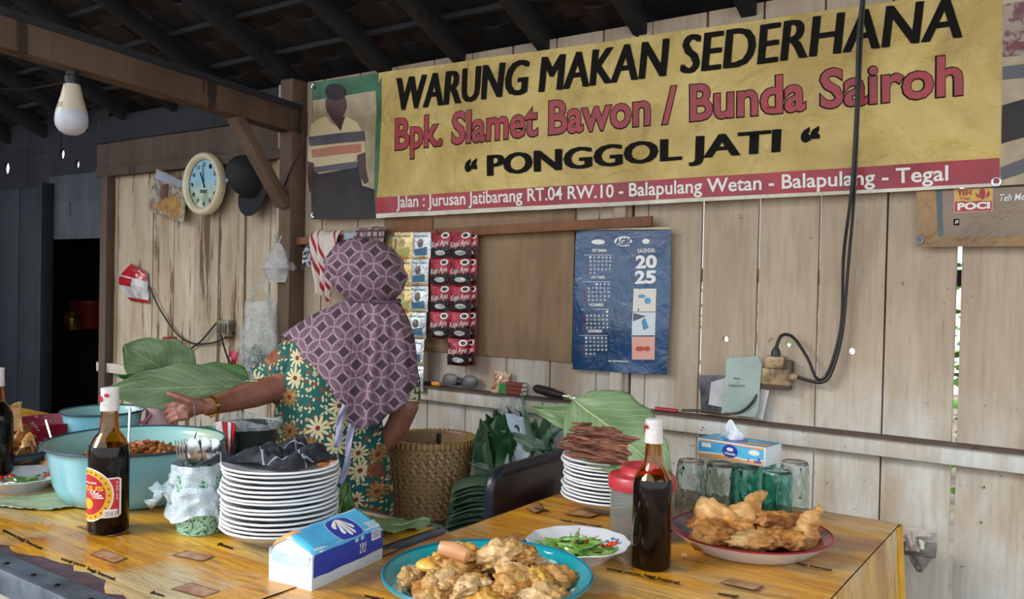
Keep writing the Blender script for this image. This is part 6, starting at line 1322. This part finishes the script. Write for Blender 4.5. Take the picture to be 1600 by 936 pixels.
for s in (-1, 1):
    G().blob(hc+fd_*.083+sd_*s*.033+V((0, 0, .014)), (.009, .009, .006), 2, 0).build('eye', EYW, wo); G().blob(hc+fd_*.091+sd_*s*.033+V((0, 0, .014)), (.0035,)*3, 2, 0).build('iris', EYD, wo)
    G().tube([hc+fd_*.083+sd_*s*.02+V((0, 0, .034)), hc+fd_*.082+sd_*s*.036+V((0, 0, .038)), hc+fd_*.07+sd_*s*.05+V((0, 0, .033))], .003, 6).build('eyebrow', EYD, wo)
G().blob(hc+fd_*.101+V((0, 0, -.046)), (.018, .018, .005), 2, 0).build('mouth', LIP, wo)
# dress cloth
s = NT('green_floral_cloth'); o = s.coords(); x, y, z = s.sep(o); h_ = s.math('ADD', s.math('MULTIPLY', x, _r.x), s.math('MULTIPLY', y, _r.y))
def flowers(scale, petals, R1, seed, inner=.45, rnd_=.75):
    p = s.comb(s.math('ADD', s.math('MULTIPLY', h_, scale), seed), s.math('ADD', s.math('MULTIPLY', z, scale), seed*2), 0)
    v = s.n('ShaderNodeTexVoronoi'); v.voronoi_dimensions = '2D'; s.put(v.inputs['Vector'], p); v.inputs['Scale'].default_value = 1; v.inputs['Randomness'].default_value = rnd_
    d = s.n('ShaderNodeVectorMath'); d.operation = 'SUBTRACT'; s.put(d.inputs[0], p); s.put(d.inputs[1], v.outputs['Position']); a, b, _ = s.sep(d.outputs[0])
    r = s.math('SQRT', s.math('ADD', s.math('MULTIPLY', a, a), s.math('MULTIPLY', b, b))); an = s.math('ARCTAN2', b, a)
    cr_, cg, cb__ = s.sep(v.outputs['Color'])
    w = s.math('POWER', s.math('ABSOLUTE', s.math('COSINE', s.math('MULTIPLY_ADD', an, petals/2, s.math('MULTIPLY', cg, 6)))), .8)
    lim = s.math('MULTIPLY', s.math('MULTIPLY_ADD', w, 1-inner, inner), s.math('MULTIPLY_ADD', cb__, R1*.4, R1*.75))
    return s.math('LESS_THAN', r, lim), s.math('LESS_THAN', r, R1*.22), cr_, w
c = s.mix(s.step(s.noise(o, 5, 3), .4, .6), '#0b4f4c', '#0e5c55')
m1, k1, r1, w1 = flowers(40, 5, .38, 1.3, .3); c = s.mix(s.math('MULTIPLY', m1, s.math('GREATER_THAN', r1, .6)), c, s.mix(s.math('GREATER_THAN', r1, .72), '#b9a878', '#8a4020'))
m2, k2, r2, w2 = flowers(70, 2, .42, 5.1, .25); c = s.mix(s.math('MULTIPLY', m2, s.math('GREATER_THAN', r2, .62)), c, '#d3c596')
m3, k3, r3, w3 = flowers(13, 11, .50, 8.7, .16, .7); m3 = s.math('MULTIPLY', m3, s.math('GREATER_THAN', r3, .12)); k3 = s.math('MULTIPLY', k3, m3); col3 = s.mix(s.math('GREATER_THAN', r3, .55), s.mix(s.math('GREATER_THAN', r3, .28), '#8c4520', '#a4743a'), '#d8ca9c')
ln = s.math('LESS_THAN', w3, .16); col3 = s.mix(s.math('MULTIPLY', ln, .8), col3, '#3c2418')
c = s.mix(m3, c, col3); c = s.mix(k3, c, '#7a2c1c'); s.bump(s.noise(o, 90, 3), .1, .003)
DRS = s.fin(c, .75)
RN = [(500, 562, 50, .09), (515, 552, 78, .12), (540, 545, 93, .135), (580, 530, 93, .14), (620, 518, 86, .135), (650, 512, 84, .14), (700, 507, 98, .17), (750, 508, 104, .175), (800, 509, 104, .175), (900, 508, 108, .18), (955, 508, 112, .19)]
def dress(u, v):
    py, cx, hw, hd = lin_(RN, v); a = u*2*pi; fo = 1+(.012*math.sin(a*7+v*9)+.02*math.sin(a*11+2))*max(0, v-.45)*1.6+.006*noise.noise(V((math.cos(a)*3, math.sin(a)*3, v*14)))*3
    return B(cx, py)+ax*hw*KP*fo*math.cos(a)+ay*hd*fo*math.sin(a)
G().grid(dress, 96, 70, wrap=True).build('dress', DRS, wo, ang=180)
def sleeve(pts, name):
    def f(u, v):
        px, py, dd, r_ = lin_(pts, v); q = lin_(pts, min(1, v+.03)); q0 = lin_(pts, max(0, v-.03)); t = (B(*q[:3])-B(*q0[:3])).normalized(); n1 = (ay-t*ay.dot(t)).normalized(); n2 = t.cross(n1); a = u*2*pi
        w__ = 1+.05*math.sin(a*3+v*6)*v+.04*noise.noise(V((math.cos(a)*2, math.sin(a)*2, v*5))); return B(px, py, dd)+(n1*math.cos(a)+n2*math.sin(a))*r_*w__
    G().grid(f, 40, 22, wrap=True).build(name, DRS, wo, ang=180, solid=.003)
sleeve([(508, 545, .04, .06), (485, 556, .03, .082), (460, 568, .01, .088), (436, 588, .0, .082), (412, 604, -.01, .080)], 'sleeve')
sleeve([(585, 545, .0, .09), (606, 562, 0, .088), (620, 590, 0, .078), (625, 612, -.01, .072), (627, 632, -.02, .068)], 'sleeve')
# headscarf
s = NT('mauve_lattice_cloth'); o = s.coords(); x, y, z = s.sep(o); h_ = s.math('ADD', s.math('MULTIPLY', x, _r.x), s.math('MULTIPLY', y, _r.y)); nz = s.math('MULTIPLY', s.math('SUBTRACT', s.noise(o, 3, 2), .5), .5)
C_ = 1/(.060*1.414); P = s.math('ADD', s.math('MULTIPLY', s.math('ADD', h_, z), C_), nz); Q = s.math('ADD', s.math('MULTIPLY', s.math('SUBTRACT', z, h_), C_), nz)
fx = s.math('ABSOLUTE', s.math('SUBTRACT', s.math('FRACT', P), .5)); fy = s.math('ABSOLUTE', s.math('SUBTRACT', s.math('FRACT', Q), .5))   # 0 at cell centre, .5 at lattice node
a_ = s.math('SUBTRACT', .5, fx); b_ = s.math('SUBTRACT', .5, fy)
d1 = s.math('SQRT', s.math('ADD', s.math('MULTIPLY', a_, a_), s.math('MULTIPLY', b_, b_)))     # distance to the nearest node
a2 = s.math('ADD', .5, fx); b2 = s.math('ADD', .5, fy)
d2 = s.math('SQRT', s.math('ADD', s.math('MULTIPLY', a2, a2), s.math('MULTIPLY', b_, b_))); d3 = s.math('SQRT', s.math('ADD', s.math('MULTIPLY', a_, a_), s.math('MULTIPLY', b2, b2)))
ring_ = None
for d in (d1, d2, d3):
    t = s.math('LESS_THAN', s.math('ABSOLUTE', s.math('SUBTRACT', d, .707)), .024); ring_ = t if ring_ is None else s.math('MAXIMUM', ring_, t)
dia = s.math('MAXIMUM', a_, b_); sq = s.math('LESS_THAN', s.math('ABSOLUTE', s.math('SUBTRACT', dia, .25)), .024); ins = s.math('LESS_THAN', dia, .235)
petal = s.math('LESS_THAN', d2, .62); base = s.mix(s.step(s.noise(o, 30, 3), .4, .6), '#775b68', '#6b505d'); base = s.mix(ins, base, '#4a3745')
c = s.mix(s.math('MULTIPLY', s.math('MAXIMUM', ring_, sq), .8), base, '#b898a4'); s.bump(s.noise(o, 120, 2), .08, .002); HJ = s.fin(c, .8)
bc_ = B(572, 424)
def hood(u, v):
    a = u*2*pi; e = (v-.5)*pi*.985; ce = max(.02, math.cos(e)); se = math.sin(e)
    rx_ = .142; 
    if se < -.15: rx_ *= 1-(.34 if math.cos(a) > 0 else .22)*((-se-.15)/.85)**1.3
    sh_x = .010*se*-1+.03*max(0, -se)+(.012 if math.cos(a) > 0 else 0)*math.cos(a)*(1-abs(se+.25)); 
    p = bc_+ax*(rx_*ce**.9*math.cos(a)+sh_x-.006)+ay*(.128*ce**.9*math.sin(a))+V((0, 0, (.120 if se > 0 else .132)*se))
    fl = .006*math.sin(a*9+se*4)*max(0, -se)+.008*noise.fractal(V((math.cos(a)*1.6, math.sin(a)*1.6, se*2.2)), .7, 2, 3)+.004*math.sin(6*(se+.7*math.cos(a))*2.2)*(1 if se < .5 else .4)
    return p+(ax*math.cos(a)+ay*math.sin(a))*fl
G().grid(hood, 72, 48, wrap=True).build('headscarf_hood', HJ, wo, ang=180)
NB = {k: v for k, v in zip(range(8), range(8))}
ctr = (582, 468)
BT = [(650, 594, 0), (646, 612, -.08), (606, 652, -.16), (572, 668, -.19), (548, 664, -.195), (539, 636, -.20), (503, 590, -.19), (467, 550, -.14), (440, 522, -.03), (452, 560, .07), (500, 610, .13), (560, 640, .16), (620, 620, .10)]
CT = [(646, 508, 0), (640, 506, -.10), (618, 512, -.17), (590, 520, -.185), (570, 520, -.185), (552, 512, -.19), (520, 500, -.19), (498, 490, -.15), (492, 484, -.02), (515, 488, .08), (545, 505, .15), (585, 510, .17), (625, 508, .12)]
nB = len(BT)
def per(ps, u):
    t = (u % 1)*nB; i = int(t); f = t-i; q = [ps[(i+k) % nB] for k in (-1, 0, 1, 2)]
    return [.5*(2*b+(c-a)*f+(2*a-5*b+4*c-d)*f*f+(3*b-a-3*c+d)*f**3) for a, b, c, d in zip(*q)]
def cape(u, v):
    a = -u*2*pi; n0 = (ctr[0]+40*math.cos(a), ctr[1]+4*math.sin(a)*-.5, .065*math.sin(a)); c1_ = per(CT, u); e1 = per(BT, u); q = [(1-v)**2*n0[k]+2*v*(1-v)*c1_[k]+v*v*e1[k] for k in range(3)]
    fo = (.010*math.sin(u*2*pi*10+1.2*math.sin(u*14))+.008*math.sin(u*2*pi*17+2))*min(1, v*1.8)*(1-.2*v); 
    return B(*q)+(ax*math.cos(a)+ay*math.sin(a))*fo+V((0, 0, .004*math.sin(u*90)*v))
G().grid(cape, 150, 40, wrap=True).build('headscarf_cape', HJ, wo, ang=180, solid=.002)
G().tube([B(ctr[0]+42*math.cos(a), ctr[1]-0-3*math.sin(a)-6*math.cos(a)*-.5, .078*math.sin(a)) for a in [k*2*pi/24 for k in range(24)]], [.008+.003*math.sin(k*2.1) for k in range(24)], 8, closed=True, flat=.8).build('headscarf_gather', M('mauve_band', '#5d475c', '#6b5264', 20, rough=.8), wo)
# apron ribbons
LV = M('lavender_ribbon', '#9c98b8', '#aaa6c2', 20, rough=.7)
def ribbon(pts, w_px, nm='apron_ribbon'):
    def f(u, v): px, py, dd = lin_(pts, v); return B(px, py, dd)+ax*((u-.5)*w_px*KP+.004*math.sin(v*9))+ay*(.006*math.sin(u*5+v*12))
    G().grid(f, 4, 26).build(nm, LV, wo, solid=.002, ang=80)
ribbon([(540, 624, -.165), (534, 648, -.17), (530, 675, -.185), (525, 698, -.20)], 9); ribbon([(551, 622, -.165), (549, 660, -.175), (547, 690, -.195), (541, 725, -.205), (529, 756, -.205)], 9)
G().blob(B(545, 624, -.17), (.018, .01, .012), 2, .2).build('ribbon_knot', LV, wo)
GD = M('gold', '#c79a4a', rough=.25, metal=1)
def band(px, py, dd, r_, t_, nm): 
    c0 = B(px, py, dd); t = (B(318, 637, -.08+HS)-B(360, 626, -.20)).normalized(); n1 = t.orthogonal().normalized(); n2 = t.cross(n1); G().tube([c0+(n1*math.cos(a)+n2*math.sin(a))*r_*(1+.04*math.sin(a*8)) for a in [k*pi/16 for k in range(32)]], t_, 6, closed=True).build(nm, GD, wo)
band(329, 635.5, -.07+HS, .031, .0028, 'bracelet'); band(332, 634.5, -.068+HS, .0315, .0018, 'bracelet'); G().blob(B(330, 650, -.09+HS), (.006,)*3, 2, 0).build('charm', GD, wo)
band(272, 655, -.103+HS, .0115, .0022, 'ring')
# leaves held in the hand
def L3(p, q, r_): return B(*p), B(*q)-B(*p), r_
leaf('grey green leaf underside held lowest in the outstretched hand', B(388, 602, -.16), B(206, 608, -.34)-B(388, 602, -.16), UP*1.0+FW*.35, .44, .165, LF1, name='banana_leaf', group='leaves held out by the woman', curl=-.10, fold=.10, seed=3, blunt=.78, wav=.02)
leaf('rounded grey green leaf held behind at the left of the hand', B(300, 604, -.12), B(214, 552, -.24)-B(300, 604, -.12), UP*1.0-FW*.1+RT*.3, .27, .215, LF1, name='banana_leaf', group='leaves held out by the woman', curl=.10, seed=8, blunt=.8, wav=.02)
leaf('glossy dark green leaf folded between the two grey ones', B(388, 600, -.12), B(222, 594, -.24)-B(388, 600, -.12), UP*.9+FW*.5, .41, .135, LF2, name='banana_leaf', group='leaves held out by the woman', curl=.28, fold=-.2, seed=1, blunt=.5, wav=.02)
